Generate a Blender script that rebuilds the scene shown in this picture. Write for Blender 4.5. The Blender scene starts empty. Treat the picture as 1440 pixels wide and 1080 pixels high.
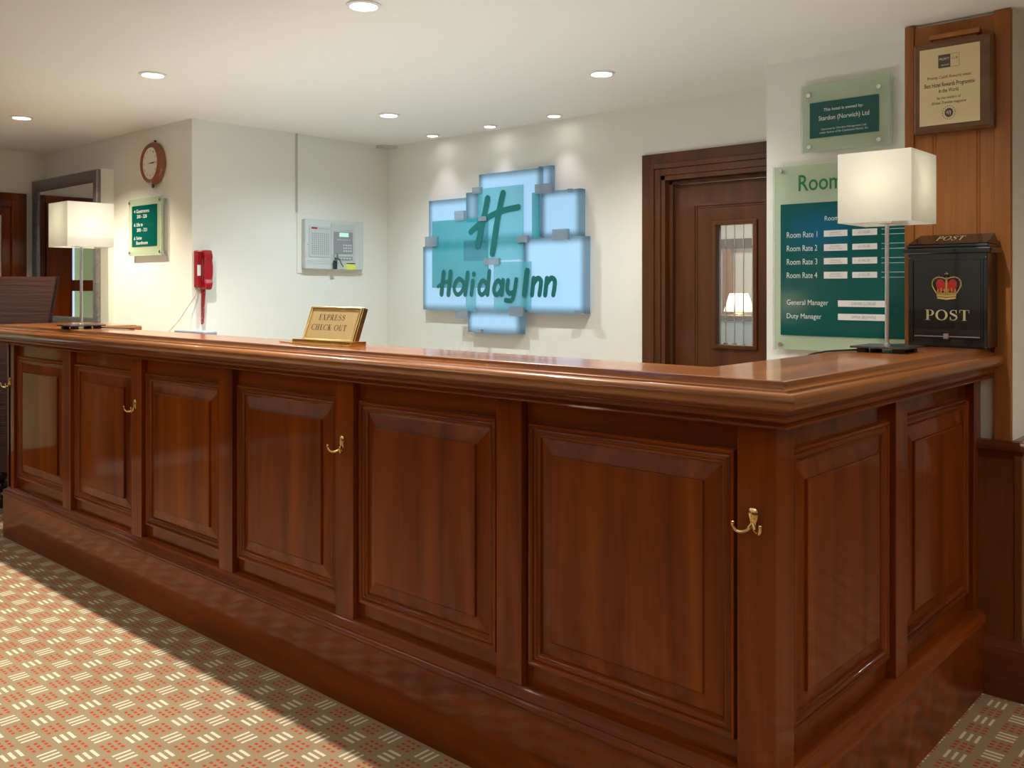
import bpy, math, random
from mathutils import Vector, Matrix
random.seed(7)
S = bpy.context.scene
COL = S.collection

# ------------------------------------------------------------------ camera
cam = bpy.data.cameras.new('camera')
cam.sensor_fit = 'HORIZONTAL'; cam.sensor_width = 36.0
cam.lens = 32.26; cam.shift_x = 0.0; cam.shift_y = -0.0935
cam.clip_start = 0.05; cam.clip_end = 100
co = bpy.data.objects.new('camera', cam); COL.objects.link(co)
co.location = (0, 0, 1.38); co.rotation_euler = (math.pi/2, 0, math.atan2(0.67172525, 0.74080037))
S.camera = co

# ------------------------------------------------------------------ world, exposure
W = bpy.data.worlds.new('daylight'); S.world = W; W.use_nodes = True
W.node_tree.nodes['Background'].inputs[0].default_value = (0.62, 0.80, 1.0, 1)
W.node_tree.nodes['Background'].inputs[1].default_value = 1.3
S.view_settings.view_transform = 'Standard'; S.view_settings.look = 'None'
S.view_settings.gamma = 1.0; S.view_settings.use_curve_mapping = False
S.view_settings.exposure = 0.12
S.cycles.use_denoising = True
S.cycles.max_bounces = 8; S.cycles.diffuse_bounces = 5; S.cycles.glossy_bounces = 4
S.cycles.transmission_bounces = 6; S.cycles.transparent_max_bounces = 12
S.cycles.sample_clamp_indirect = 4.0; S.cycles.caustics_reflective = False; S.cycles.caustics_refractive = False

CEIL = 2.33
WARM = (1.0, 0.86, 0.66); NEUT = (1.0, 0.96, 0.90); COOL = (0.80, 0.93, 1.0); LILAC = (1.0, 0.80, 0.90)
DOWN_ROW1 = 135.0; DOWN_ROW2 = 46.0; SPOT_W = 4.0; LOBBY_FILL_W = 6.0; SHADE_W = 1.25; SIGN_E = 1.2; FILL_UP_W = 84.0; DESK_FILL_W = 16.0

# ------------------------------------------------------------------ materials
def nmat(name):
    m = bpy.data.materials.new(name); m.use_nodes = True
    nt = m.node_tree; b = nt.nodes['Principled BSDF']; return m, nt, b
def plain(name, col, rough=0.5, metal=0.0, coat=0.0, spec=0.5, noise=0.0, nscale=30):
    m, nt, b = nmat(name)
    b.inputs['Base Color'].default_value = (*col, 1); b.inputs['Roughness'].default_value = rough
    b.inputs['Metallic'].default_value = metal; b.inputs['Coat Weight'].default_value = coat
    b.inputs['Specular IOR Level'].default_value = spec
    tc = nt.nodes.new('ShaderNodeTexCoord'); nz = nt.nodes.new('ShaderNodeTexNoise')
    nz.inputs['Scale'].default_value = nscale; nz.inputs['Detail'].default_value = 4
    nt.links.new(tc.outputs['Object'], nz.inputs['Vector'])
    if noise:
        mx = nt.nodes.new('ShaderNodeMix'); mx.data_type = 'RGBA'; mx.blend_type = 'MULTIPLY'
        mx.inputs[0].default_value = noise; mx.inputs[6].default_value = (*col, 1)
        nt.links.new(nz.outputs['Fac'], mx.inputs[7]); nt.links.new(mx.outputs[2], b.inputs['Base Color'])
    return m
def emis(name, col, e, base=(0.5,0.5,0.5)):
    m, nt, b = nmat(name); b.inputs['Base Color'].default_value = (*base, 1)
    b.inputs['Emission Color'].default_value = (*col, 1); b.inputs['Emission Strength'].default_value = e
    return m
def wood(name, dark, light, axis='Z', rough=0.22, coat=0.35, scale=1.0, band=0.22, spec=0.22, coat_r=0.08):
    m, nt, b = nmat(name); N = nt.nodes.new; L = nt.links.new
    tc = N('ShaderNodeTexCoord'); oi = N('ShaderNodeObjectInfo')
    add = N('ShaderNodeVectorMath'); add.operation = 'ADD'
    sc = N('ShaderNodeVectorMath'); sc.operation = 'SCALE'; sc.inputs[0].default_value = (7.3, 5.1, 9.7)
    L(oi.outputs['Random'], sc.inputs['Scale']); L(tc.outputs['Object'], add.inputs[0]); L(sc.outputs[0], add.inputs[1])
    mp = N('ShaderNodeMapping'); L(add.outputs[0], mp.inputs['Vector'])
    s = [9*scale]*3; s['XYZ'.index(axis)] = 0.7*scale; mp.inputs['Scale'].default_value = s
    n1 = N('ShaderNodeTexNoise'); n1.inputs['Scale'].default_value = 1.0; n1.inputs['Detail'].default_value = 5; n1.inputs['Distortion'].default_value = 0.9
    L(mp.outputs[0], n1.inputs['Vector'])
    mp2 = N('ShaderNodeMapping'); L(add.outputs[0], mp2.inputs['Vector'])
    s2 = [150*scale]*3; s2['XYZ'.index(axis)] = 5*scale; mp2.inputs['Scale'].default_value = s2
    n2 = N('ShaderNodeTexNoise'); n2.inputs['Scale'].default_value = 1.0; n2.inputs['Detail'].default_value = 3
    L(mp2.outputs[0], n2.inputs['Vector'])
    mx = N('ShaderNodeMath'); mx.operation = 'MULTIPLY_ADD'; mx.inputs[1].default_value = band; L(n2.outputs['Fac'], mx.inputs[0]); 
    sub = N('ShaderNodeMath'); sub.operation = 'SUBTRACT'; sub.inputs[1].default_value = band*0.5; L(n1.outputs['Fac'], sub.inputs[0])
    L(sub.outputs[0], mx.inputs[2])
    cr = N('ShaderNodeValToRGB'); cr.color_ramp.elements[0].position = 0.2; cr.color_ramp.elements[0].color = (*dark, 1)
    cr.color_ramp.elements[1].position = 0.85; cr.color_ramp.elements[1].color = (*light, 1)
    L(mx.outputs[0], cr.inputs[0]); L(cr.outputs[0], b.inputs['Base Color'])
    b.inputs['Roughness'].default_value = rough; b.inputs['Coat Weight'].default_value = coat; b.inputs['Coat Roughness'].default_value = coat_r; b.inputs['Specular IOR Level'].default_value = spec
    bp = N('ShaderNodeBump'); bp.inputs['Strength'].default_value = 0.06; bp.inputs['Distance'].default_value = 0.002
    L(n2.outputs['Fac'], bp.inputs['Height']); L(bp.outputs[0], b.inputs['Normal'])
    return m
def glass_plate(name, col, alpha, rough=0.06):
    m, nt, b = nmat(name); b.inputs['Base Color'].default_value = (*col, 1)
    b.inputs['Roughness'].default_value = rough; b.inputs['Alpha'].default_value = alpha
    b.inputs['Specular IOR Level'].default_value = 0.6
    return m
M = {}
MD, ML = (0.064, 0.0080, 0.0005), (0.265, 0.054, 0.0030)
for ax in 'XYZ':
    M['mah'+ax] = wood('mahogany_'+ax, MD, ML, ax, rough=0.36, coat=0.50, spec=.06, coat_r=.07)
    M['top'+ax] = wood('mahogany_top_'+ax, (0.12, 0.026, 0.003), (0.36, 0.115, 0.018), ax, rough=0.3, coat=.55, spec=.3, coat_r=.09)
for ax in 'XY': M['nose'+ax] = wood('mahogany_nosing_'+ax, (0.11, 0.024, 0.003), (0.37, 0.125, 0.02), ax, rough=0.28, coat=.95, spec=.3, coat_r=.05, band=.3)
M['pillarZ'] = wood('pillar_wood', (0.21, 0.066, 0.013), (0.42, 0.165, 0.042), 'Z', rough=0.35, coat=0.1, band=.4)
M['doorZ'] = wood('door_wood', (0.05, 0.0165, 0.005), (0.125, 0.046, 0.014), 'Z', rough=0.35, coat=0.15)
M['doorX'] = wood('door_wood_x', (0.05, 0.0165, 0.005), (0.125, 0.046, 0.014), 'X', rough=0.35, coat=0.15)
M['walnutX'] = wood('walnut', (0.09, 0.04, 0.018), (0.2, 0.095, 0.045), 'X', rough=0.3, coat=0.2)
M['dadoZ'] = wood('dado_wood', (0.12, 0.035, 0.009), (0.24, 0.08, 0.02), 'Z', rough=0.3, coat=0.2)
M['dadoX'] = wood('dado_wood_x', (0.09, 0.022, 0.007), (0.17, 0.05, 0.015), 'X', rough=0.25, coat=0.3)
M['wall'] = plain('painted_wall', (0.81, 0.82, 0.75), 0.75, spec=0.2)
M['ceil'] = plain('painted_ceiling', (0.87, 0.89, 0.84), 0.8, spec=0.2)
M['white'] = plain('white_plastic', (0.78, 0.79, 0.77), 0.4)
M['ringw'] = plain('white_metal', (0.8, 0.8, 0.78), 0.3)
M['black'] = plain('black_lacquer', (0.008, 0.008, 0.009), 0.18, coat=0.5)
M['rubber'] = plain('black_rubber', (0.01, 0.01, 0.01), 0.6)
M['chrome'] = plain('brushed_nickel', (0.72, 0.71, 0.69), 0.25, metal=1)
M['steel'] = plain('dark_steel', (0.10, 0.10, 0.10), 0.25, metal=0.8)
M['brass'] = plain('polished_brass', (0.83, 0.60, 0.25), 0.16, metal=1)
M['brassplate'] = plain('engraved_brass', (0.62, 0.45, 0.20), 0.42, metal=0.75)
M['ink'] = plain('engraving_ink', (0.10, 0.055, 0.02), 0.5)
M['red'] = plain('red_plastic', (0.30, 0.008, 0.014), 0.25, coat=0.3)
M['grey'] = plain('grey_plastic', (0.28, 0.30, 0.32), 0.4)
M['palegrey'] = plain('pale_grey_enamel', (0.58, 0.63, 0.61), 0.4)
M['darkgreen'] = plain('dark_green_vinyl', (0.0, 0.082, 0.070), 0.10, spec=.35)
M['greentext'] = plain('green_vinyl', (0.0, 0.16, 0.03), 0.4)
M['label'] = plain('paper_label', (0.72, 0.72, 0.70), 0.6)
M['whitetext'] = plain('white_vinyl', (0.62, 0.70, 0.66), 0.5)
M['frost'] = glass_plate('green_frosted_glass', (0.50, 0.63, 0.44), 0.62, 0.10)
M['edgeglass'] = glass_plate('glass_edge', (0.6, 0.72, 0.58), 0.35)
M['clear'] = glass_plate('clear_glass', (0.75, 0.85, 0.85), 0.12, 0.02)
M['leather'] = None
m, nt, b = nmat('brown_leather'); b.inputs['Base Color'].default_value = (0.028, 0.010, 0.006, 1); b.inputs['Roughness'].default_value = 0.42; b.inputs['Specular IOR Level'].default_value = 0.3
tc = nt.nodes.new('ShaderNodeTexCoord'); mp = nt.nodes.new('ShaderNodeMapping'); mp.inputs['Scale'].default_value = (2.0, 2.0, 34)
nz = nt.nodes.new('ShaderNodeTexNoise'); nz.inputs['Scale'].default_value = 1.6; nz.inputs['Detail'].default_value = 4
bp = nt.nodes.new('ShaderNodeBump'); bp.inputs['Strength'].default_value = 0.35; bp.inputs['Distance'].default_value = 0.015
nt.links.new(tc.outputs['Object'], mp.inputs[0]); nt.links.new(mp.outputs[0], nz.inputs['Vector']); nt.links.new(nz.outputs['Fac'], bp.inputs['Height']); nt.links.new(bp.outputs[0], b.inputs['Normal'])
M['leather'] = m
# lamp shade: thin linen that lets its bulb's light through
m, nt, b = nmat('linen_shade'); nt.nodes.remove(b); o = nt.nodes['Material Output']
d = nt.nodes.new('ShaderNodeBsdfDiffuse'); d.inputs[0].default_value = (0.40, 0.395, 0.35, 1)
t = nt.nodes.new('ShaderNodeBsdfTranslucent'); t.inputs[0].default_value = (0.78, 0.76, 0.66, 1)
mx = nt.nodes.new('ShaderNodeMixShader'); mx.inputs[0].default_value = 0.45
tc = nt.nodes.new('ShaderNodeTexCoord'); nz = nt.nodes.new('ShaderNodeTexNoise'); nz.inputs['Scale'].default_value = 500; bp = nt.nodes.new('ShaderNodeBump'); bp.inputs['Strength'].default_value = 0.1
nt.links.new(tc.outputs['Object'], nz.inputs['Vector']); nt.links.new(nz.outputs['Fac'], bp.inputs['Height']); nt.links.new(bp.outputs[0], d.inputs['Normal'])
nt.links.new(d.outputs[0], mx.inputs[1]); nt.links.new(t.outputs[0], mx.inputs[2]); nt.links.new(mx.outputs[0], o.inputs[0])
M['shade'] = m
m, nt, b = nmat('mirror_silver'); b.inputs['Base Color'].default_value = (0.82, 0.84, 0.84, 1); b.inputs['Metallic'].default_value = 1; b.inputs['Roughness'].default_value = 0.015
M['mirror'] = m
M['pewter'] = plain('aged_silver_leaf', (0.30, 0.28, 0.25), 0.4, metal=0.55, noise=0.8, nscale=60)

def carpet():
    m, nt, b = nmat('patterned_carpet'); N = nt.nodes.new; L = nt.links.new
    def mth(op, a, bb=None, c=None):
        n = N('ShaderNodeMath'); n.operation = op
        for i, v in enumerate((a, bb, c)):
            if v is None: continue
            if isinstance(v, (int, float)): n.inputs[i].default_value = v
            else: L(v, n.inputs[i])
        return n.outputs[0]
    tc = N('ShaderNodeTexCoord'); wob = N('ShaderNodeTexNoise'); wob.inputs['Scale'].default_value = 260; wob.inputs['Detail'].default_value = 1
    L(tc.outputs['Object'], wob.inputs['Vector'])
    sp = N('ShaderNodeSeparateXYZ'); L(tc.outputs['Object'], sp.inputs[0])
    w1 = mth('MULTIPLY_ADD', wob.outputs['Fac'], 0.004, -0.002)
    x = mth('ADD', sp.outputs[0], w1); y = mth('ADD', sp.outputs[1], w1)
    u = mth('MULTIPLY_ADD', x, 1/0.0825, 2.996/0.0825+0.5+100)
    v = mth('MULTIPLY_ADD', y, 1/0.0748, -1.389/0.0748+0.5+100)
    fu = mth('FLOOR', u); fv = mth('FLOOR', v)
    pu = mth('MODULO', fu, 2.0); pv = mth('MODULO', fv, 2.0)          # 0 even, 1 odd
    lx = mth('MULTIPLY', mth('SUBTRACT', mth('SUBTRACT', u, fu), 0.5), 0.0825)
    ly = mth('MULTIPLY', mth('SUBTRACT', mth('SUBTRACT', v, fv), 0.5), 0.0748)
    ax_, ay_ = mth('ABSOLUTE', lx), mth('ABSOLUTE', ly)
    def stripe(c, pitch, half):      # three stripes round zero
        r = mth('ABSOLUTE', mth('SUBTRACT', c, mth('MULTIPLY', mth('ROUND', mth('DIVIDE', c, pitch)), pitch)))
        return mth('LESS_THAN', r, half)
    sameA = mth('SUBTRACT', 1.0, mth('ABSOLUTE', mth('SUBTRACT', pu, pv)))
    thin = mth('MULTIPLY', mth('MULTIPLY', stripe(lx, 0.0215, 0.0043), mth('LESS_THAN', ay_, 0.028)), mth('LESS_THAN', ax_, 0.027))
    thick = mth('MULTIPLY', mth('MULTIPLY', stripe(ly, 0.0215, 0.0050), mth('LESS_THAN', ax_, 0.026)), mth('LESS_THAN', ay_, 0.028))
    wht = mth('ADD', mth('MULTIPLY', thin, mth('SUBTRACT', 1.0, pu)), mth('MULTIPLY', thick, pu))
    wht = mth('MULTIPLY', wht, sameA)
    red = mth('MULTIPLY', mth('MULTIPLY', stripe(lx, 0.0215, 0.0065), stripe(ly, 0.0215, 0.0048)), mth('MULTIPLY', mth('LESS_THAN', ax_, 0.028), mth('LESS_THAN', ay_, 0.028)))
    red = mth('MULTIPLY', red, mth('SUBTRACT', 1.0, sameA))
    pile = N('ShaderNodeTexNoise'); pile.inputs['Scale'].default_value = 420; pile.inputs['Detail'].default_value = 2; L(tc.outputs['Object'], pile.inputs['Vector'])
    big = N('ShaderNodeTexNoise'); big.inputs['Scale'].default_value = 3; L(tc.outputs['Object'], big.inputs['Vector'])
    base = N('ShaderNodeMix'); base.data_type = 'RGBA'; base.inputs[6].default_value = (0.22, 0.150, 0.078, 1); base.inputs[7].default_value = (0.43, 0.325, 0.195, 1)
    L(mth('MULTIPLY_ADD', big.outputs['Fac'], 0.35, mth('MULTIPLY', pile.outputs['Fac'], 0.65)), base.inputs[0])
    m1 = N('ShaderNodeMix'); m1.data_type = 'RGBA'; m1.inputs[7].default_value = (0.72, 0.63, 0.47, 1); L(base.outputs[2], m1.inputs[6]); L(wht, m1.inputs[0])
    m2 = N('ShaderNodeMix'); m2.data_type = 'RGBA'; m2.inputs[7].default_value = (0.47, 0.055, 0.020, 1); L(m1.outputs[2], m2.inputs[6]); L(red, m2.inputs[0])
    L(m2.outputs[2], b.inputs['Base Color']); b.inputs['Roughness'].default_value = 0.95; b.inputs['Specular IOR Level'].default_value = 0.1
    bp = N('ShaderNodeBump'); bp.inputs['Strength'].default_value = 0.5; bp.inputs['Distance'].default_value = 0.003
    L(pile.outputs['Fac'], bp.inputs['Height']); L(bp.outputs[0], b.inputs['Normal'])
    return m
M['carpet'] = carpet()

# ------------------------------------------------------------------ mesh helpers
def worg(o):
    v = Vector((0, 0, 0))
    while o is not None: v += Vector(o.location); o = o.parent
    return v
class MB:
    def __init__(s): s.v = []; s.f = []
    def add(s, vs, fs, T=None):
        n = len(s.v); s.v += [tuple(T @ Vector(p)) if T else tuple(p) for p in vs]; s.f += [[i+n for i in f] for f in fs]; return s
    def box(s, x0, x1, y0, y1, z0, z1, T=None):
        vs = [(x, y, z) for x in (x0, x1) for y in (y0, y1) for z in (z0, z1)]
        return s.add(vs, [(0,1,3,2), (4,6,7,5), (0,4,5,1), (2,3,7,6), (0,2,6,4), (1,5,7,3)], T)
    def prism(s, poly, z0, z1, T=None):     # poly in xy, extruded in z
        n = len(poly); vs = [(x, y, z0) for x, y in poly] + [(x, y, z1) for x, y in poly]
        return s.add(vs, [list(range(n))[::-1], list(range(n, 2*n))] + [(i, (i+1) % n, n+(i+1) % n, n+i) for i in range(n)], T)
    def loft(s, rings, caps=True, close=True):
        n = len(rings[0]); vs = [p for r in rings for p in r]; fs = []
        for k in range(len(rings)-1):
            for i in range(n if close else n-1):
                j = (i+1) % n; fs.append((k*n+i, k*n+j, (k+1)*n+j, (k+1)*n+i))
        if caps: fs += [list(range(n))[::-1], [(len(rings)-1)*n+i for i in range(n)]]
        return s.add(vs, fs)
    def lathe(s, prof, c=(0,0,0), n=24, T=None):
        rings = [[(c[0]+r*math.cos(2*math.pi*i/n), c[1]+r*math.sin(2*math.pi*i/n), c[2]+z) for i in range(n)] for r, z in prof]
        if T: rings = [[tuple(T @ Vector(p)) for p in r] for r in rings]
        return s.loft(rings)
    def tube(s, pts, r, n=8):
        pts = [Vector(p) for p in pts]; rr = r if isinstance(r, (list, tuple)) else [r]*len(pts); rings = []
        up = None
        for i, p in enumerate(pts):
            d = (pts[min(i+1, len(pts)-1)]-pts[max(i-1, 0)]).normalized()
            if up is None: up = d.orthogonal().normalized()
            a = (up - d*up.dot(d)).normalized(); up = a; bb = d.cross(a)
            rings.append([tuple(p+(a*math.cos(2*math.pi*k/n)+bb*math.sin(2*math.pi*k/n))*rr[i]) for k in range(n)])
        return s.loft(rings)
    def build(s, name, mat, parent=None, loc=None, local=False, smooth=False, bevel=0.0, subd=0):
        me = bpy.data.meshes.new(name)
        off = Vector((0, 0, 0)) if local else (worg(parent) if parent else Vector((0, 0, 0)))
        if loc is not None and not parent: off = Vector(loc)
        me.from_pydata([tuple(Vector(p)-off) for p in s.v], [], s.f); me.validate(); me.update()
        import bmesh
        bm = bmesh.new(); bm.from_mesh(me); bmesh.ops.recalc_face_normals(bm, faces=bm.faces); bm.to_mesh(me); bm.free()
        me.materials.append(mat)
        if smooth:
            for p in me.polygons: p.use_smooth = True
            me.set_sharp_from_angle(angle=math.radians(40))
        o = bpy.data.objects.new(name, me); COL.objects.link(o)
        if parent: o.parent = parent
        elif loc is not None: o.location = loc
        if bevel:
            md = o.modifiers.new('bevel', 'BEVEL'); md.width = bevel; md.segments = 2; md.limit_method = 'ANGLE'; md.angle_limit = 0.6
        return o
def tag(o, label, cat, group=None):
    o['label'] = label; o['category'] = cat
    if group: o['group'] = group
    return o
def thing(name, label, cat, loc=(0,0,0), rz=0, group=None):
    o = bpy.data.objects.new(name, None); COL.objects.link(o); o.location = loc; o.rotation_euler = (0, 0, rz)
    o.empty_display_size = 0.05
    return tag(o, label, cat, group)
def struct(o): o['kind'] = 'structure'; return o
def copy_tree(o, parent=None):
    c = o.copy(); COL.objects.link(c); c.parent = parent
    for ch in list(o.children): copy_tree(ch, c)
    return c
def area(name, loc, rot, sx, sy, watts, col, parent=None):
    l = bpy.data.lights.new(name, 'AREA'); l.shape = 'RECTANGLE'; l.size = sx; l.size_y = sy; l.energy = watts; l.color = col
    o = bpy.data.objects.new(name, l); COL.objects.link(o); o.location = loc; o.rotation_euler = rot
    if parent: o.parent = parent
    return o
def point(name, loc, watts, col, r, parent=None):
    l = bpy.data.lights.new(name, 'POINT'); l.energy = watts; l.color = col; l.shadow_soft_size = r
    o = bpy.data.objects.new(name, l); COL.objects.link(o); o.location = loc
    if parent: o.parent = parent
    return o
def spot(name, loc, watts, col, deg, blend, r, parent=None, rot=(0,0,0)):
    l = bpy.data.lights.new(name, 'SPOT'); l.energy = watts; l.color = col; l.spot_size = math.radians(deg); l.spot_blend = blend; l.shadow_soft_size = r
    o = bpy.data.objects.new(name, l); COL.objects.link(o); o.location = loc; o.rotation_euler = rot
    if parent: o.parent = parent
    return o

# planar frames: 'Y' = surface facing -Y (read along +X), 'X' = surface facing +X (read along +Y)
def to3(face, depth, u, z):
    return (u, depth, z) if face == 'Y' else (depth, u, z)
def flat(polys, face, depth, mb=None, T=None):
    mb = mb or MB()
    for p in polys:
        vs = [to3(face, depth, *q) for q in p]
        mb.add(vs, [list(range(len(vs)))], T)
    return mb
def rect(u0, u1, z0, z1): return [(u0, z0), (u1, z0), (u1, z1), (u0, z1)]
def text(mb, s, face, depth, u0, u1, z0, z1, T=None, shear=0.0, bold=0.0, three=None):
    """Lay the words s into the rectangle u0..u1, z0..z1 of a plane."""
    c = bpy.data.curves.new('t', 'FONT'); c.body = s; c.shear = shear; c.offset = bold; c.resolution_u = 3
    o = bpy.data.objects.new('t', c); COL.objects.link(o); bpy.context.view_layer.update()
    me = bpy.data.meshes.new_from_object(o.evaluated_get(bpy.context.evaluated_depsgraph_get()))
    vs = [v.co.copy() for v in me.vertices]; fs = [list(p.vertices) for p in me.polygons]
    bpy.data.objects.remove(o); bpy.data.meshes.remove(me); bpy.data.curves.remove(c)
    if not vs: return
    xa, xb = min(v.x for v in vs), max(v.x for v in vs); ya, yb = min(v.y for v in vs), max(v.y for v in vs)
    f = three or (lambda u, z: to3(face, depth, u, z))
    mb.add([f(u0+(v.x-xa)/(xb-xa)*(u1-u0), z0+(v.y-ya)/(yb-ya)*(z1-z0)) for v in vs], fs, T)
def ribbon(pts, w, capn=0):
    """Outline polygons of a stroke along 2-D points with width (or widths) w; capn>0 rounds the ends."""
    n = len(pts); ww = w if isinstance(w, (list, tuple)) else [w]*n; out = []; Lf = []; Rt = []
    for i in range(n):
        a = pts[max(i-1, 0)]; b_ = pts[min(i+1, n-1)]; dx, dy = b_[0]-a[0], b_[1]-a[1]; l = math.hypot(dx, dy) or 1
        nx, ny = -dy/l*ww[i]/2, dx/l*ww[i]/2
        Lf.append((pts[i][0]+nx, pts[i][1]+ny)); Rt.append((pts[i][0]-nx, pts[i][1]-ny))
    for i in range(n-1): out.append([Lf[i], Rt[i], Rt[i+1], Lf[i+1]])
    if capn:
        for (px, py), wi in ((pts[0], ww[0]), (pts[-1], ww[-1])):
            out.append([(px+wi/2*math.cos(2*math.pi*k/capn), py+wi/2*math.sin(2*math.pi*k/capn)) for k in range(capn)])
    return out
def spline(pts, k=6):
    out = []
    for i in range(len(pts)-1):
        p0, p1, p2, p3 = pts[max(i-1, 0)], pts[i], pts[i+1], pts[min(i+2, len(pts)-1)]
        for j in range(k):
            t = j/k; out.append(tuple(0.5*(2*b1+(-a+c)*t+(2*a-5*b1+4*c-d)*t*t+(-a+3*b1-3*c+d)*t**3) for a, b1, c, d in zip(p0, p1, p2, p3)))
    out.append(tuple(pts[-1])); return out
# a small serif alphabet (cap height 1), returned as polygons and an advance width
TH, TN = 0.17, 0.055
def ell(cx, cy, rx, ry, a0, a1, n=20):
    pts = [(cx+rx*math.cos(math.radians(a0+(a1-a0)*i/n)), cy+ry*math.sin(math.radians(a0+(a1-a0)*i/n))) for i in range(n+1)]
    ws = [TN+(TH-TN)*abs(math.cos(math.radians(a0+(a1-a0)*i/n)))**1.5 for i in range(n+1)]
    return ribbon(pts, ws)
def stem(x, y0=0, y1=1, w=TH): return [rect(x-w/2, x+w/2, y0, y1)]
def serif(x, y, w=0.34): return [rect(x-w/2, x+w/2, y, y+0.045) if y < .5 else rect(x-w/2, x+w/2, y-0.045, y)]
def glyph(ch):
    if ch == 'P': return stem(.22)+serif(.22, 0)+serif(.2, 1, .3)+[rect(.22, .42, .955, 1), rect(.22, .42, .42, .465)]+ell(.40, .71, .21, .265, -90, 90), .74
    if ch == 'O': return ell(.45, .5, .36, .475, 0, 360, 32), .90
    if ch == 'C': return ell(.45, .5, .36, .475, 48, 318, 28)+[rect(.69, .75, .68, .98), ], .84
    if ch == 'S':
        p = spline([(.56, .70), (.53, .88), (.36, .97), (.18, .86), (.17, .68), (.36, .54), (.55, .40), (.57, .20), (.38, .03), (.18, .10), (.13, .30)], 4)
        n = len(p); return ribbon(p, [TN+(TH*1.05-TN)*math.exp(-((i/(n-1)-.5)/.17)**2) for i in range(n)])+[rect(.55, .60, .66, .98), rect(.10, .15, .03, .34)], .70
    if ch == 'T': return stem(.38)+serif(.38, 0)+[rect(.03, .73, .945, 1), rect(.03, .075, .72, 1), rect(.685, .73, .72, 1)], .78
    if ch == 'E': return stem(.22)+serif(.2, 0, .3)+serif(.2, 1, .3)+[rect(.22, .62, .945, 1), rect(.575, .62, .74, 1), rect(.22, .66, 0, .055), rect(.615, .66, 0, .27), rect(.22, .48, .485, .535), rect(.44, .48, .40, .62)], .74
    if ch == 'X': return ribbon([(.14, 1), (.66, 0)], TH)+ribbon([(.62, 1), (.14, 0)], TN)+serif(.15, 1)+serif(.63, 1, .26)+serif(.14, 0, .26)+serif(.66, 0), .82
    if ch == 'R': return stem(.22)+serif(.22, 0)+serif(.2, 1, .3)+[rect(.22, .42, .955, 1), rect(.22, .42, .45, .495)]+ell(.40, .725, .19, .25, -90, 90)+ribbon([(.40, .48), (.68, 0)], TH)+serif(.70, 0, .24), .82
    if ch == 'H': return stem(.22)+stem(.68)+serif(.22, 0)+serif(.22, 1)+serif(.68, 0)+serif(.68, 1)+[rect(.22, .68, .48, .53)], .92
    if ch == 'K': return stem(.22)+serif(.22, 0)+serif(.22, 1)+ribbon([(.26, .40), (.64, 1)], TN)+ribbon([(.38, .58), (.68, 0)], TH)+serif(.64, 1, .26)+serif(.70, 0, .28), .86
    if ch == 'U': return stem(.20, .25, 1)+stem(.66, .25, 1, TN*1.2)+serif(.20, 1)+serif(.66, 1, .26)+ell(.425, .27, .22, .25, 180, 360, 16), .86
    return [], .42
def serif_word(mb, s, u0, u1, z0, z1, f, shear=0.0):
    polys = []; x = 0
    for ch in s:
        g, a = glyph(ch); polys += [[(px+x, py) for px, py in p] for p in g]; x += a+.06
    x -= .06; k = (u1-u0)/x; h = z1-z0
    for p in polys: mb.add([f(u0+px*k+shear*py*h, z0+py*h) for px, py in p], [list(range(len(p)))])

# ================================================================== ROOM SHELL
XR, XL = 2.6, -6.80
YF = -2.6
WC, RC, BK, SG, PL = 2.595, -4.765, 4.01, 3.62, 3.425
def wallbox(name, *b, mat='wall'): return struct(MB().box(*b).build(name, M[mat], loc=((b[0]+b[1])/2, (b[2]+b[3])/2, b[4])))
fl = MB().box(XL-0.1, XR, YF, 7.2, -0.05, 0.0).build('floor', M['carpet']); struct(fl)
struct(MB().box(XL-0.1, XR+0.1, YF-0.1, 7.3, CEIL, CEIL+0.08).build('ceiling', M['ceil']))
wallbox('wall_clock', XL, RC, WC, WC+0.12, 0, CEIL)
wallbox('wall_phone', RC-0.12, RC, WC+0.12, BK, 0, CEIL)
DX0, DX1, DZ = -2.59, -1.69, 1.955                                  # doorway in the back wall
wb = MB().box(RC-0.12, DX0, BK, BK+0.12, 0, CEIL).box(DX0, DX1, BK, BK+0.12, DZ, CEIL).box(DX1, -1.5, BK, BK+0.12, 0, CEIL)
struct(wb.build('wall_back', M['wall'], loc=(-3.3, BK, 0)))
struct(MB().box(-1.82, -0.835, SG, SG+0.12, 0, CEIL).box(-1.82, -1.70, SG+0.12, BK, 0, CEIL).build('wall_signs', M['wall'], loc=(-1.4, SG, 0)))
wallbox('wall_pillar', -1.17, -0.836, 3.452, SG, 0, CEIL)
struct(MB().box(-0.96, -0.836, SG+0.12, 7.2, 0, CEIL).build('wall_passage', M['wall'], loc=(-0.9, 5, 0)))
wallbox('wall_far', -0.96, XR, 7.2, 7.3, 0, CEIL)
wallbox('wall_right', XR, XR+0.1, YF, 7.2, 0, CEIL)
wallbox('wall_front', XL, XR, YF-0.1, YF, 0, CEIL)
lb_ = MB().box(XL, XR, YF, YF+.03, 0.12, 1.14).box(XR-.03, XR, YF, 7.2, .12, 1.14).box(XL, XL+.03, YF, 0.85, .12, 1.14)  # unseen lobby dado, added so the counter panels reflect something dark
lb_ = struct(lb_.build('trim_added', M['dadoZ'], loc=(0, YF, .12)))
MB().box(XL, XR, YF, YF+.05, 1.14, 1.18).box(XR-.05, XR, YF, 7.2, 1.14, 1.18).box(XL, XL+.05, YF, 0.85, 1.14, 1.18).build('dado_rail', M['dadoX'], lb_)
struct(MB().box(XL, XR, YF, YF+.04, 0, .12).box(XR-.04, XR, YF, 7.2, 0, .12).build('baseboard_front', M['dadoX'], loc=(0, YF, 0)))
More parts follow.
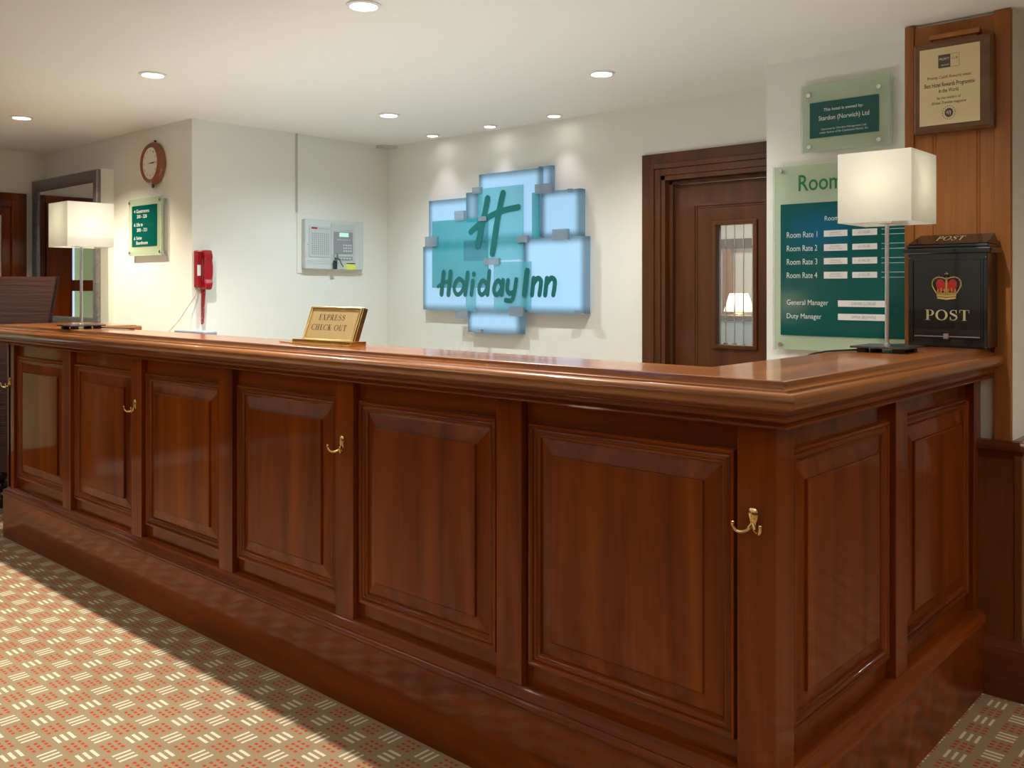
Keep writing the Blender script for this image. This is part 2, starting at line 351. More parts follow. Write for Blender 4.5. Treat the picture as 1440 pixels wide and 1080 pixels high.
# left wall with a glazed timber doorway towards the daylight
LY0, LY1, LZ = 1.05, 2.30, 1.88
struct(MB().box(XL-0.1, XL, YF, LY0, 0, CEIL).box(XL-0.1, XL, LY1, WC+0.12, 0, CEIL).box(XL-0.1, XL, LY0, LY1, LZ, CEIL).build('wall_left', M['wall'], loc=(XL, 0, 0)))
d2 = MB()
for k, (o_, t_) in enumerate(((0.0, 0.03), (0.05, 0.045), (0.10, 0.02))):     # stepped architrave
    a0, a1 = 0.155-o_, 0.105-o_ if k < 2 else 0.0
    a1 = max(a1, 0.0)
    d2.box(XL, XL+t_, LY1+a1, LY1+a0, 0, LZ+a0).box(XL, XL+t_, LY0-a0, LY0-a1, 0, LZ+a0).box(XL, XL+t_, LY0-a1, LY1+a1, LZ+a1, LZ+a0)
d2 = struct(d2.build('door_2', M['mahZ'], loc=(XL, (LY0+LY1)/2, 0), bevel=0.003))
lf = MB(); ym = (LY0+LY1)/2
for ya, yb in ((LY0+0.005, ym-0.003), (ym+0.003, LY1-0.005)):
    lf.box(XL-0.07, XL-0.03, ya, ya+0.10, 0.01, LZ-0.01).box(XL-0.07, XL-0.03, yb-0.10, yb, 0.01, LZ-0.01)
    for z0, z1 in ((0.01, 0.25), (0.98, 1.10), (1.36, 1.44), (LZ-0.14, LZ-0.01)): lf.box(XL-0.068, XL-0.032, ya+0.1, yb-0.1, z0, z1)
lf.build('door_leaf', M['mahZ'], d2, bevel=0.003)
MB().box(XL-0.052, XL-0.046, LY0+0.1, ym-0.1, 0.25, LZ-0.14).box(XL-0.052, XL-0.046, ym+0.1, LY1-0.1, 0.25, LZ-0.14).build('pane', M['clear'], d2)
M['lime'] = plain('ochre_render', (0.42, 0.42, 0.14), 0.8)
struct(MB().box(XL-1.3, XL-1.2, 0.2, 1.66, 0, 2.2).build('wall_outside', M['lime'], loc=(XL-1.25, 1.1, 0)))

# ================================================================== BACK DOOR (behind the counter)
d1 = MB()
for a0, a1, t_ in ((0.115, 0.062, 0.022), (0.062, 0.035, 0.034), (0.035, 0.0, 0.026)):
    d1.box(DX0-a0, DX0-a1, BK-t_, BK, 0, DZ+a0).box(DX0-a1, DX1, BK-t_, BK, DZ+a1, DZ+a0)
d1.box(DX0-0.0, DX0+0.025, BK-0.02, BK+0.12, 0, DZ).box(DX0, DX1, BK-0.02, BK+0.12, DZ-0.025, DZ)
d1.box(DX0+0.025, DX0+0.045, BK+0.02, BK+0.045, 0, DZ-0.025).box(DX0+0.025, DX1, BK+0.02, BK+0.045, DZ-0.045, DZ-0.025)
d1 = struct(d1.build('door_1', M['doorZ'], loc=(-2.15, BK, 0), bevel=0.003))
LX0, LX1, LYF = DX0+0.045, DX1, BK+0.05
VX0, VX1, VZ0, VZ1 = -2.313, -2.103, 1.098, 1.697
MB().box(LX0, VX0, LYF, LYF+0.045, 0.01, DZ-0.045).box(VX1, LX1, LYF, LYF+0.045, 0.01, DZ-0.045).box(VX0, VX1, LYF, LYF+0.045, 0.01, VZ0).box(VX0, VX1, LYF, LYF+0.045, VZ1, DZ-0.045).build('door_leaf', M['doorZ'], d1)
pb = MB()                                                             # bead round the sunk field
for t0, t1, y in ((0.105, 0.118, 0.010), (0.118, 0.128, 0.005)):
    zt = DZ-0.045
    pb.box(LX0+t0, LX0+t1, LYF-y, LYF, 0.2, zt-t0).box(LX0+t1, LX1, LYF-y, LYF, zt-t1, zt-t0)
pb.build('door_bead', M['doorZ'], d1, bevel=0.002)
vf = MB()
for w_, y in ((0.016, 0.012),):
    vf.box(VX0-w_, VX0+0.004, LYF-y, LYF+0.045, VZ0-w_, VZ1+w_).box(VX1-0.004, VX1+w_, LYF-y, LYF+0.045, VZ0-w_, VZ1+w_).box(VX0, VX1, LYF-y, LYF+0.045, VZ0-w_, VZ0+0.004).box(VX0, VX1, LYF-y, LYF+0.045, VZ1-0.004, VZ1+w_)
vf.build('vision_panel_frame', M['doorZ'], d1, bevel=0.003)
MB().box(VX0, VX1, LYF+0.02, LYF+0.024, VZ0, VZ1).build('pane', M['clear'], d1)
came = MB()
for k in range(4):
    x = VX0+0.045+k*0.048; came.box(x-0.002, x+0.002, LYF+0.016, LYF+0.02, VZ0, VZ1)
    came.lathe([(0.0001, -0.005), (0.005, 0), (0.0001, 0.005)], (x, LYF+0.014, VZ1-0.115), 8)
    came.prism([(x-0.012, LYF+0.017), (x+0.012, LYF+0.017), (x, LYF+0.012)], VZ0, VZ0+0.012)
came.build('glazing_bar', M['chrome'], d1)
# office seen through the door glass
struct(MB().box(-4.4, -1.0, 5.9, 6.0, 0, CEIL).box(-4.5, -4.4, 4.13, 6.0, 0, CEIL).box(-1.1, -1.0, 4.13, 5.9, 0, CEIL).build('wall_office', M['wall'], loc=(-2.7, 5.9, 0)))
struct(MB().box(-4.4, -1.1, 5.86, 5.90, 1.66, 1.73).build('trim_1', M['doorX'], loc=(-2.7, 5.88, 1.66)))
struct(MB().box(-3.28, -3.22, 5.85, 5.9, 0.0, 1.66).build('trim_2', M['pillarZ'], loc=(-3.25, 5.88, 0)))
sh = MB().box(-3.9, -2.2, 5.42, 5.9, 1.175, 1.20).box(-3.9, -3.86, 5.42, 5.9, 0, 1.175).box(-2.24, -2.2, 5.42, 5.9, 0, 1.175).build('shelf_unit', M['walnutX'], loc=(-3.05, 5.66, 0))
tag(sh, 'office shelf unit glimpsed through the door glass, under the cream lamp', 'shelf')
nb = MB().box(-3.55, -2.30, 5.43, 5.44, 0.55, 1.165).build('notice_board', plain('pale_blue_board', (0.50, 0.62, 0.68), 0.6), loc=(-2.9, 5.43, 0.55))
tag(nb, 'pale blue notice board below the lamp, seen through the door glass', 'notice board')
LC = (-2.995, 5.56)
ol = thing('table_lamp', 'lit lamp with tapered cream shade seen through the door glass', 'lamp', (LC[0], LC[1], 1.20))
MB().lathe([(0.035, 0), (0.035, 0.008), (0.01, 0.02), (0.012, 0.03)], (LC[0], LC[1], 1.20)).build('base', M['brass'], ol, smooth=True)
n = 32; rr = [[(LC[0]+r*math.cos(2*math.pi*i/n)*(1+0.02*(i % 2)), LC[1]+r*math.sin(2*math.pi*i/n)*(1+0.02*(i % 2)), z) for i in range(n)] for r, z in ((0.098, 1.225), (0.060, 1.345))]
MB().loft(rr, caps=False).build('lamp_shade', M['shade'], ol)
point('lamp_bulb', (0, 0, 0.085), 3.2, (1.0, 0.86, 0.60), 0.02, ol)
area('office_tube', (-2.6, 5.0, CEIL-0.01), (0, 0, 0), 1.2, 0.3, 14, (1.0, 0.92, 0.85))

# ================================================================== PILLAR, DADO
tp = MB()
tp.box(-1.182, -1.150, PL, 3.452, 1.15, CEIL-0.004).box(-1.150, -0.885, PL+0.008, 3.452, 1.15, CEIL-0.012).box(-0.885, -0.834, PL, 3.452, 0.86, CEIL-0.002)
tp = struct(tp.build('trim_3', M['pillarZ'], loc=(-1.0, PL, 0.86), bevel=0.002))
bd = MB()
for x in (-1.088, -0.943):
    for dx in (0.0, 0.009): bd.lathe([(0.0035, 0), (0.0035, 2.02-1.18)], (x+dx, PL+0.008, 1.18), 8)
bd.build('bead', M['pillarZ'], tp, smooth=True)
MB().box(-1.090, -0.925, PL-0.022, PL+0.01, 2.258, 2.276).box(-1.08, -0.935, PL-0.012, PL+0.01, 2.245, 2.260).build('ledge', M['pillarZ'], tp, bevel=0.003)
# dado: front face Y 3.425, right face X -0.80
dd = MB().box(-0.96, -0.803, 3.424, 3.452, 0.15, 0.83).box(-0.834, -0.803, 3.452, 7.2, 0.15, 0.83)
dd = struct(dd.build('trim_4', M['dadoZ'], loc=(-0.88, 3.42, 0), bevel=0.001))
MB().box(-0.822, -0.797, 3.417, 3.43, 0.17, 0.82).build('dado_stile', M['dadoZ'], dd, bevel=0.003)
def seg_sweep(mb, prof, p0, p1, nrm, m0=0.0, m1=0.0, z0=0.0, close=True):
    """Sweep (e,z) profile from p0 to p1, e along outward normal nrm; m0/m1 mitre factors."""
    p0, p1 = Vector((*p0, 0)), Vector((*p1, 0)); t = (p1-p0).normalized(); nv = Vector((*nrm, 0))
    r0 = [tuple(p0+nv*e-t*(e*m0)+Vector((0, 0, z))) for e, z in prof]; r1 = [tuple(p1+nv*e+t*(e*m1)+Vector((0, 0, z))) for e, z in prof]
    mb.loft([r0, r1], caps=close, close=close); return mb
capp = [(0, .80), (.004, .80), (.006, .812), (.014, .818), (.020, .828), (.030, .832), (.034, .842), (.032, .852), (.026, .856), (.022, .864), (0, .864)]
mbc = MB(); seg_sweep(mbc, [(e*0.72-.002, z) for e, z in capp], (-0.96, 3.424), (-0.803, 3.424), (0, -1), 0, 1); seg_sweep(mbc, [(e*0.72-.002, z) for e, z in capp], (-0.803, 3.424), (-0.803, 7.2), (1, 0), 1, 0)
mbc.box(-0.96, -0.81, 3.43, 3.452, .83, .862).box(-0.834, -0.81, 3.43, 7.2, .83, .862)
mbc.build('dado_rail', M['dadoX'], dd, smooth=True)
bsp = [(0, 0), (.030, 0), (.030, .148), (.024, .158), (.024, .166), (.012, .178), (.006, .192), (0, .195)]
bb = MB(); seg_sweep(bb, bsp, (-0.96, 3.424), (-0.803, 3.424), (0, -1), 0, 1); seg_sweep(bb, bsp, (-0.803, 3.424), (-0.803, 7.2), (1, 0), 1, 0)
struct(bb.build('baseboard_right', M['dadoX'], loc=(-0.88, 3.40, 0), smooth=True))

# ================================================================== RECEPTION COUNTER
cx0, cx1, cy0, cy1 = -5.523, -0.912, 1.878, 3.430
ctr = thing('reception_counter', 'long polished mahogany reception counter with raised panels and rounded top edge', 'counter', (-3.2, 1.95, 0))
RY, RX = 1.927, -0.961                                                  # recessed faces
XLr = -5.474
# carcass (flat rails between stiles)
MB().box(XLr, RX, RY, 2.05, 0.0, 1.15).box(-1.16, RX, 2.05, 3.452, 0.0, 1.15).box(XLr, -4.90, 2.05, 2.30, 0.0, 1.15).build('carcass', M['mahX'], ctr)
pp = [(-.06, 0), (0, 0), (0, .234), (-.06, .234)]
MB().box(cx0, cx1, cy0, RY, 0, .234).box(cx1-.049, cx1, RY, cy1-.004, 0, .234).box(cx0, XLr, RY, 2.32, 0, .234).build('plinth', M['mahX'], ctr, bevel=0.0015)
bmp = [(-.052, .232), (.004, .232), (.007, .238), (.007, .244), (.001, .248), (-.001, .254), (.002, .258), (-.006, .266), (-.014, .269), (-.018, .275), (-.024, .280), (-.052, .280)]
topz = 1.179
ncurve = [(.0365, 1.156), (.047, 1.1565), (.055, 1.153), (.060, 1.147), (.0615, 1.139), (.060, 1.130), (.055, 1.122), (.047, 1.1165), (.040, 1.115)]
nose = [(-.06, 1.115), (-.06, topz-.004), (.010, topz-.004), (.0125, topz), (.0155, topz-.002), (.0165, topz-.008), (.0165, topz-.012), (.020, topz-.018), (.027, topz-.020), (.0285, 1.153), (.031, 1.152), (.033, 1.1555)] + ncurve
cove = [(-.05, 1.115), (.038, 1.115), (.036, 1.108), (.030, 1.105), (.031, 1.099), (.028, 1.092), (.020, 1.088), (.018, 1.084), (.024, 1.080), (.0245, 1.075), (-.05, 1.075)]
runs = [((cx0, cy0), (cx1, cy0), (0, -1), 1, 1, 'X'), ((cx1, cy0), (cx1, 3.424), (1, 0), 1, 0, 'Y'), ((cx0, 2.32), (cx0, cy0), (-1, 0), 0, 1, 'Y')]
for p0, p1, nr, m0, m1, ax in runs:
    seg_sweep(MB(), bmp, p0, p1, nr, m0, m1).build('base_moulding', M['mah'+ax], ctr, smooth=True)
    seg_sweep(MB(), cove, p0, p1, nr, m0, m1).build('cornice', M['mah'+ax], ctr, smooth=True)
    seg_sweep(MB(), nose, p0, p1, nr, m0, m1).build('nosing', M['nose'+ax], ctr, smooth=True)
e = .0125
MB().prism([(cx0-e, cy0-e), (cx1+e, cy0-e), (cx1+e-0.12, cy0-e+0.12), (-1.195, 2.075), (-4.88, 2.075), (-4.88, 2.33), (cx0-e, 2.33)], 1.145, topz).build('countertop', M['topX'], ctr)
MB().prism([(cx1+e, cy0-e), (cx1+e, 3.424), (-1.195, 3.424), (-1.195, 2.075), (cx1+e-0.12, cy0-e+0.12)], 1.145, topz).build('countertop', M['topY'], ctr)
MB().box(-4.93, -4.868, 2.08, 2.36, 1.15, 1.176).build('flap', M['topY'], ctr, bevel=0.008)
# stiles
sty = [(-1.687-.7475*k-.096, -1.687-.7475*k) for k in range(6)]
def stile(b): MB().box(*b).build('stile', M['mahZ'], ctr, bevel=0.0015)
for a, b_ in sty: stile((a, b_, 1.900, RY+.004, .279, 1.078))
MB().box(-1.028, -.934, 1.900, 1.994, .279, 1.078).build('corner_post', M['mahZ'], ctr, bevel=0.0015)
stile((RX-.004, -.934, 2.639, 2.730, .279, 1.078)); stile((RX-.004, -.934, 3.372, 3.450, .279, 1.078))
stile((-5.501, XLr+.004, 1.900, 1.99, .279, 1.078))
# raised panels
fprof = [(0, 0), (0, .010), (.003, .015), (.009, .016), (.013, .013), (.015, .008), (.018, .0085), (.022, .0125), (.027, .012), (.031, .006), (.037, .004), (.040, -.004)]
def panel(face, depth, u0, u1, z0, z1, sgn):
    P3 = (lambda u, z, h: (u, depth-h, z)) if face == 'Y' else (lambda u, z, h: (depth+h, u, z))
    def ring(t, h): return [P3(u0+t, z0+t, h), P3(u1-t, z0+t, h), P3(u1-t, z1-t, h), P3(u0+t, z1-t, h)]
    pn = MB().loft([ring(.036, -.001), ring(.040, .0005), ring(.083, .0085), ring(.0835, .0155), ring(.086, .0170)], caps=False)
    r = ring(.086, .0170); pn.add(r, [(0, 1, 2, 3)])
    po = pn.build('panel', M['mahZ'], ctr)
    mo = MB().loft([ring(t, h) for t, h in fprof], caps=False).build('panel_moulding', M['mahZ'], po, smooth=True)
    mo.data.materials.append(M['mahX' if face == 'Y' else 'mahY'])      # grain runs along each length
    for p in mo.data.polygons:
        c = p.center; zs = [mo.data.vertices[i].co.z for i in p.vertices]
        if max(zs)-min(zs) < .1: p.material_index = 1
bays = [(b_, -1.687-.7475*k-.096+.7475) for k, (a, b_) in enumerate(sty)]
for k, (a, b_) in enumerate(sty):
    u1 = -1.028 if k == 0 else sty[k-1][0]
    panel('Y', RY, b_+.012, u1-.013, .337, 1.008, 1)
panel('X', RX, 1.994+.012, 2.639-.012, .337, 1.008, 1); panel('X', RX, 2.730+.012, 3.372-.012, .337, 1.008, 1)

# coat hooks
def coat_hook(x, z, label):
    y = 1.8995
    h = thing('coat_hook', label, 'hook', (x, y, z), 0, 'brass coat hooks on the counter front')
    prof = [(0, .027), (.006, .0262), (.0105, .022), (.012, .014), (.0105, .004), (.0075, -.006), (.0065, -.014), (.0, -.019)]
    pts = prof+[(-u, w) for u, w in prof[-2:0:-1]]
    mb = MB(); n_ = len(pts)
    mb.loft([[(x+u, y, z+w) for u, w in pts], [(x+u, y-.0035, z+w) for u, w in pts], [(x+u*.75, y-.006, z+w*.8) for u, w in pts]])
    mb.build('back_plate', M['brass'], h, smooth=True)
    for sx in (-1, 1):
        p = spline([(x, y-.005, z-.008), (x+sx*.008, y-.010, z-.019), (x+sx*.018, y-.020, z-.025), (x+sx*.028, y-.030, z-.023), (x+sx*.033, y-.035, z-.013), (x+sx*.0335, y-.036, z-.006)], 4)
        mb = MB().tube(p, [.0052-.0022*i/(len(p)-1) for i in range(len(p))], 8)
        mb.lathe([(.0001, -.005), (.004, -.003), (.0047, 0), (.003, .0035), (.0001, .0045)], (x+sx*.0335, y-.036, z-.004), 10)
        mb.build('prong', M['brass'], h, smooth=True)
    for u, w in ((-.004, .016), (.004, .003)): MB().lathe([(.0001, 0), (.0028, 0), (.002, .0012), (.0001, .0014)], n=10, T=Matrix.Translation((x+u, y-.0058, z+w)) @ Matrix.Rotation(math.pi/2, 4, 'X')).build('screw', M['brass'], h, smooth=True)
for x, lb in ((-.986, 'brass double coat hook on the corner post of the counter, nearest the camera'), (-2.490, 'brass double coat hook on the second stile left of the counter corner post'),
              (-3.985, 'brass double coat hook on the counter stile below the space between lamp and brass sign'), (-5.478, 'brass double coat hook on the leftmost stile at the far end of the counter')):
    coat_hook(x, .858, lb)

# ================================================================== THINGS ON THE COUNTER
def box_lamp(x, y, rz, label):
    z = topz; t = thing('table_lamp', label, 'lamp', (x, y, z), rz, 'square shaded lamps on the counter')
    MB().box(-.085, .085, -.085, .085, .014, .020).build('base_plate', M['steel'], t, local=True, bevel=0.001)
    for sx in (-1, 1):
        for sy in (-1, 1): MB().box(sx*.055-.014, sx*.055+.014, sy*.055-.014, sy*.055+.014, 0, .014).build('foot', M['rubber'], t, local=True)
    MB().lathe([(.010, .02), (.010, .026), (.0065, .028), (.0065, .41), (.0065, .42)], n=16).build('pole', M['chrome'], t, local=True, smooth=True)
    MB().box(-.022, .022, -.022, .022, .405, .43).box(-.112, .112, -.002, .002, .412, .416).box(-.002, .002, -.112, .112, .412, .416).build('shade_fitting', M['ringw'], t, local=True)
    w, h0, h1 = .1125, .405, .622; mb = MB()
    o_ = [(-w, -w), (w, -w), (w, w), (-w, w)]; i_ = [(a*.985, b2*.985) for a, b2 in o_]
    mb.loft([[(*p, h0) for p in i_], [(*p, h0) for p in o_], [(*p, h1) for p in o_], [(*p, h1) for p in i_], ], caps=False)
    mb.build('lamp_shade', M['shade'], t, local=True)
    MB().lathe([(.0001, 0), (.018, .006), (.030, .03), (.028, .05), (.014, .07), (.0001, .075)], (0, 0, .46), 16).build('bulb', emis('bulb_glow', (1.0, .9, .72), 2.0), t, local=True, smooth=True)
    point('bulb_light', (0, 0, .515), SHADE_W, (1.0, .93, .74), .045, t)
    return t
tl = box_lamp(-1.070, 2.945, 0, 'lit table lamp with square white shade beside the black post box')
tl2 = box_lamp(-4.66, 1.945, 0, 'lit table lamp with square white shade at the far left end of the counter')
cd = MB().tube(spline([(-1.14, 2.90, topz+.006), (-1.175, 2.84, topz+.005), (-1.20, 2.76, topz+.003), (-1.225, 2.70, topz-.01), (-1.235, 2.69, topz-.06)], 6), .003, 8)
tag(cd.build('power_cord', M['rubber'], loc=(-1.175, 2.84, topz)), 'thin black lamp cord running off the counter beside the right lamp', 'cord')
cd = MB().tube(spline([(-4.60, 2.0, topz+.006), (-4.56, 2.03, topz+.005), (-4.50, 2.05, topz+.004), (-4.42, 2.06, topz+.004), (-4.36, 2.072, topz+.003)], 6), .003, 8)
tag(cd.build('power_cord', M['rubber'], loc=(-4.56, 2.04, topz)), 'thin black lamp cord behind the left lamp at the counter end', 'cord')

# brass EXPRESS CHECK OUT sign
bx = thing('desk_sign', 'brass counter sign reading EXPRESS CHECK OUT, leaning back on its stand', 'sign', (-2.68, 1.955, topz))
z = topz
MB().box(-2.848, -2.509, 1.945, 2.015, z, z+.017).build('stand', M['brass'], bx, bevel=0.001)
MB().prism([(-2.955, 1.962), (-2.660, 1.903), (-2.555, 1.943), (-2.84, 1.958)], z, z+.0035).build('foot_plate', M['brass'], bx)
ang = math.radians(20); T0 = Matrix.Translation((-2.672, 1.973, z+.012)) @ Matrix.Rotation(-ang, 4, 'X')
MB().box(-.148, .148, 0, .020, 0, .130, T0).build('backing', M['brass'], bx, bevel=0.001)
fr = MB()
for b_ in ((-.147, -.137, 0, .128), (.137, .147, 0, .128), (-.137, .137, 0, .008), (-.137, .137, .120, .128)): fr.box(b_[0], b_[1], -.008, 0, b_[2], b_[3], T0)
fr.build('rim', M['brass'], bx, bevel=0.0015)
MB().box(-.137, .137, -.003, 0, .008, .120, T0).build('plate', M['brassplate'], bx)
lt = MB(); f3 = lambda u, w: tuple(T0 @ Vector((u, -.0036, w)))
serif_word(lt, 'EXPRESS', -.088, .066, .078, .100, f3); serif_word(lt, 'CHECK OUT', -.116, .090, .040, .062, f3)
lt.build('lettering', M['ink'], bx)

# post box
px0, px1, py0, py1 = -1.126, -.872, 3.298, 3.418
pb = thing('post_box', 'black enamelled POST box with crown emblem standing at the counter end', 'post box', (-.995, 3.36, topz))
z = topz
MB().box(px0, px1, py0, py1, z+.001, z+.335).build('body', M['black'], pb, bevel=0.002)
MB().box(px0-.014, px1+.014, py0-.012, py1, z+.318, z+.338).box(px0-.004, px1+.004, py0-.004, py1, z+.338, z+.350).build('rim', M['black'], pb, bevel=0.004)
ld = MB().loft([[(px0+.004, py0-.002, z+.350), (px1+.004, py0-.002, z+.350), (px1+.006, py1-.006, z+.350), (px0+.004, py1-.006, z+.350)],
                    [(px0-.000, py0-.004, z+.353), (px1+.002, py0-.004, z+.353), (px1+.000, py1-.030, z+.388), (px0+.014, py1-.030, z+.388)]]).build('lid', M['black'], pb, bevel=0.002)
door = MB()
for b_ in ((px0+.006, px1-.006, z+.298, z+.304), (px0+.012, px0+.018, z+.018, z+.300), (px1-.018, px1-.012, z+.018, z+.300)): door.box(b_[0], b_[1], py0-.004, py0, b_[2], b_[3])
door.box(px0+.020, px1-.020, py0-.002, py0, z+.03, z+.296)
dr = door.build('door', M['black'], pb, bevel=0.0015)
MB().box(px0+.022, px1-.022, py0-.0045, py0-.002, z+.036, z+.039).build('trim_line', M['chrome'], dr)
MB().box(-1.007, -.991, py0-.010, py0-.003, z+.030, z+.047).box(-1.000, -.998, py0-.0108, py0-.009, z+.035, z+.042).build('lock', plain('lock_steel', (.6, .5, .48), .3, metal=.8), dr, bevel=0.001)
for u in (px0+.006, px1-.006): MB().lathe([(.0001, 0), (.0025, 0), (.0001, .002)], n=8, T=Matrix.Translation((u, py0-.0005, z+.305)) @ Matrix.Rotation(math.pi/2, 4, 'X')).build('rivet', M['chrome'], pb)
cream = plain('cream_gold_paint', (.80, .72, .45), .4); gold = plain('gold_paint', (.72, .50, .16), .35); redp = plain('red_paint', (.62, .03, .02), .4)
f3 = lambda u, w: (u, py0-.0024, w)
lt = MB(); serif_word(lt, 'POST', -1.070, -.925, z+.092, z+.128, f3); lt.build('lettering', cream, dr)
sl = lambda u, w: (u, py0-.004+(py1-py0-.026)*w-.001, z+.3538+.035*w)
lt = MB(); serif_word(lt, 'POST', -1.045, -.955, .32, .80, sl); lt.build('lettering', cream, ld)
# crown
C0, Z0 = -.999, z+.170
red_ = MB(); 
for sx in (-1, 1):
    red_.add([(C0+sx*u, py0-.0024, Z0+w) for u, w in ((.003, .022), (.026, .020), (.033, .040), (.034, .050), (.027, .060), (.016, .062), (.006, .052), (.003, .045))], [list(range(8))])
red_.build('crown_cushion', redp, dr)
gd = MB()
def gr(pts, w, cap=0):
    for p in ribbon(pts, w, cap): gd.add([(C0+u, py0-.0030, Z0+w_) for u, w_ in p], [list(range(len(p)))])
gr([(-.030, -.001), (0, -.005), (.030, -.001)], .006); gr([(-.031, .008), (0, .004), (.031, .008)], .008); gr([(-.033, .016), (0, .012), (.033, .016)], .006)
for sx in (-1, 1):
    gr(spline([(sx*.031, .012), (sx*.044, .036), (sx*.045, .055), (sx*.032, .068), (sx*.012, .067), (0, .060)], 6), .0035)
    for k in range(3): gr([(sx*(.006+k*.011), .016), (sx*(.006+k*.011), .027+.004*(k == 1))], .0045, 8)
gr([(0, .010), (0, .072)], .006); gr([(0, .070), (0, .086)], .003); gr([(-.006, .080), (.006, .080)], .003); gr([(0, .071), (0.0001, .0711)], .008, 10)
for a in range(13):
    t_ = math.pi*a/12; gr([(.047*math.cos(t_), .040+.036*math.sin(t_)), (.047*math.cos(t_)+.0001, .040+.036*math.sin(t_))], .0042, 8)
gd.build('crown', gold, dr)

# ================================================================== WALL SIGNS RIGHT
def bolts(pts, depth, wall, root):
    for u, w in pts:
        MB().lathe([(.0001, 0), (.009, 0), (.009, wall-depth+.005)], n=16, T=Matrix.Translation((u, depth-.006, w)) @ Matrix.Rotation(-math.pi/2, 4, 'X')).build('standoff_bolt', M['chrome'], root, smooth=True)
ow = thing('ownership_sign', 'small green glass sign reading This hotel is owned by, above the room rates', 'sign', (-1.474, SG-.02, 2.07))
MB().box(-1.645, -1.292, 3.590, 3.596, 1.935, 2.207).build('glass_panel', M['frost'], ow)
MB().box(-1.653, -1.645, 3.588, 3.598, 1.932, 2.211).build('glass_edge', M['edgeglass'], ow); MB().box(-1.292, -1.286, 3.588, 3.598, 1.938, 2.210).build('glass_edge', M['edgeglass'], ow)
MB().box(-1.614, -1.335, 3.5875, 3.590, 1.989, 2.133).build('green_panel', M['darkgreen'], ow)
bolts([(-1.619, 2.166), (-1.335, 2.162), (-1.617, 1.955), (-1.335, 1.957)], 3.59, SG, ow)
lt = MB(); text(lt, 'This hotel is owned by:', 'Y', 3.587, -1.556, -1.396, 2.090, 2.106, bold=.01); text(lt, 'Stardon (Norwich) Ltd', 'Y', 3.587, -1.576, -1.372, 2.052, 2.076, bold=.01)
text(lt, 'Operated by Chardon Management Ltd,', 'Y', 3.587, -1.566, -1.383, 2.016, 2.026); text(lt, 'under licence of Six Continents Hotels, Inc', 'Y', 3.587, -1.572, -1.377, 2.003, 2.013)
lt.build('lettering', M['whitetext'], ow)
rs = thing('room_rate_board', 'large green glass board listing room rates, behind the lamp and post box', 'sign', (-1.49, SG-.02, 1.5))
MB().box(-1.768, -1.195, 3.590, 3.596, 1.127, 1.885).build('glass_panel', M['frost'], rs)
MB().box(-1.776, -1.768, 3.588, 3.598, 1.124, 1.888).build('glass_edge', M['edgeglass'], rs)
MB().box(-1.741, -1.225, 3.5875, 3.590, 1.186, 1.728).build('green_panel', M['darkgreen'], rs)
bolts([(-1.742, 1.869), (-1.742, 1.147), (-1.222, 1.869), (-1.222, 1.147)], 3.59, SG, rs)
lt = MB(); text(lt, 'Room Rates', 'Y', 3.5895, -1.663, -1.285, 1.778, 1.845, bold=.012); lt.build('heading', M['greentext'], rs)
lt = MB()
for k in range(4): text(lt, 'Room Rate %d' % (k+1), 'Y', 3.587, -1.713, -1.582, 1.588-.0555*k, 1.612-.0555*k)
text(lt, 'Room Type', 'Y', 3.587, -1.551, -1.438, 1.646, 1.671); text(lt, 'General Manager', 'Y', 3.587, -1.713, -1.536, 1.305, 1.333); text(lt, 'Duty Manager', 'Y', 3.587, -1.713, -1.564, 1.249, 1.276)
flat([rect(-1.325, -1.228, zz, zz+.0015) for k in range(4) for zz in (1.588-.0555*k, 1.608-.0555*k)], 'Y', 3.587, lt)
lt.build('lettering', M['whitetext'], rs)
lb = MB(); ink = MB()
for k in range(4):
    zc = 1.600-.0555*k; j = .002*(k % 2)
    MB().box(-1.554, -1.458, 3.5855, 3.5875, zc-.0125-j, zc+.0125).build('paper_slip', M['label'], rs); MB().box(-1.438, -1.341, 3.5855, 3.5875, zc-.0125, zc+.0125-j).build('paper_slip', M['label'], rs)
    text(ink, '\u00a3%d.00' % (110+15*k), 'Y', 3.585, -1.413, -1.368, zc-.005, zc+.006)
    text(ink, 'Standard', 'Y', 3.585, -1.527, -1.487, zc+.001, zc+.008); text(ink, 'Room Only', 'Y', 3.585, -1.53, -1.48, zc-.009, zc-.002)
for zc, s_ in ((1.319, 'DEVIN LORNE'), (1.266, 'EMMA BROWNE')):
    MB().box(-1.496, -1.305, 3.5855, 3.5875, zc-.0125, zc+.0125).build('paper_slip', M['label'], rs); text(ink, s_, 'Y', 3.585, -1.44, -1.345, zc-.006, zc+.006)
ink.build('slip_text', M['grey'], rs)

# award plaque on the pillar
aw = thing('award_plaque', 'dark wood award plaque with brass plate hanging on the pillar', 'plaque', (-1.008, PL-.01, 2.08))
ay = PL-.036
mb = MB(); o_ = rect(-1.140, -.880, 1.928, 2.246); i_ = rect(-1.131, -.889, 1.937, 2.237)
mb.loft([[(u, PL, w) for u, w in o_], [(u, ay+.008, w) for u, w in o_], [(u, ay, w) for u, w in i_]]).build('backboard', M['walnutX'], aw)
MB().box(-1.117, -.919, ay-.0015, ay, 1.953, 2.222).build('brass_plate', plain('champagne_brass', (.68, .56, .32), .42, metal=.25), aw)
dk = plain('dark_engraving', (.09, .06, .04), .5); lt = MB(); d_ = ay-.002
text(lt, 'Priority Club\u00ae Rewards voted', 'Y', d_, -1.090, -.948, 2.110, 2.124); text(lt, 'Best Hotel Rewards Programme', 'Y', d_, -1.100, -.936, 2.080, 2.100, bold=.008)
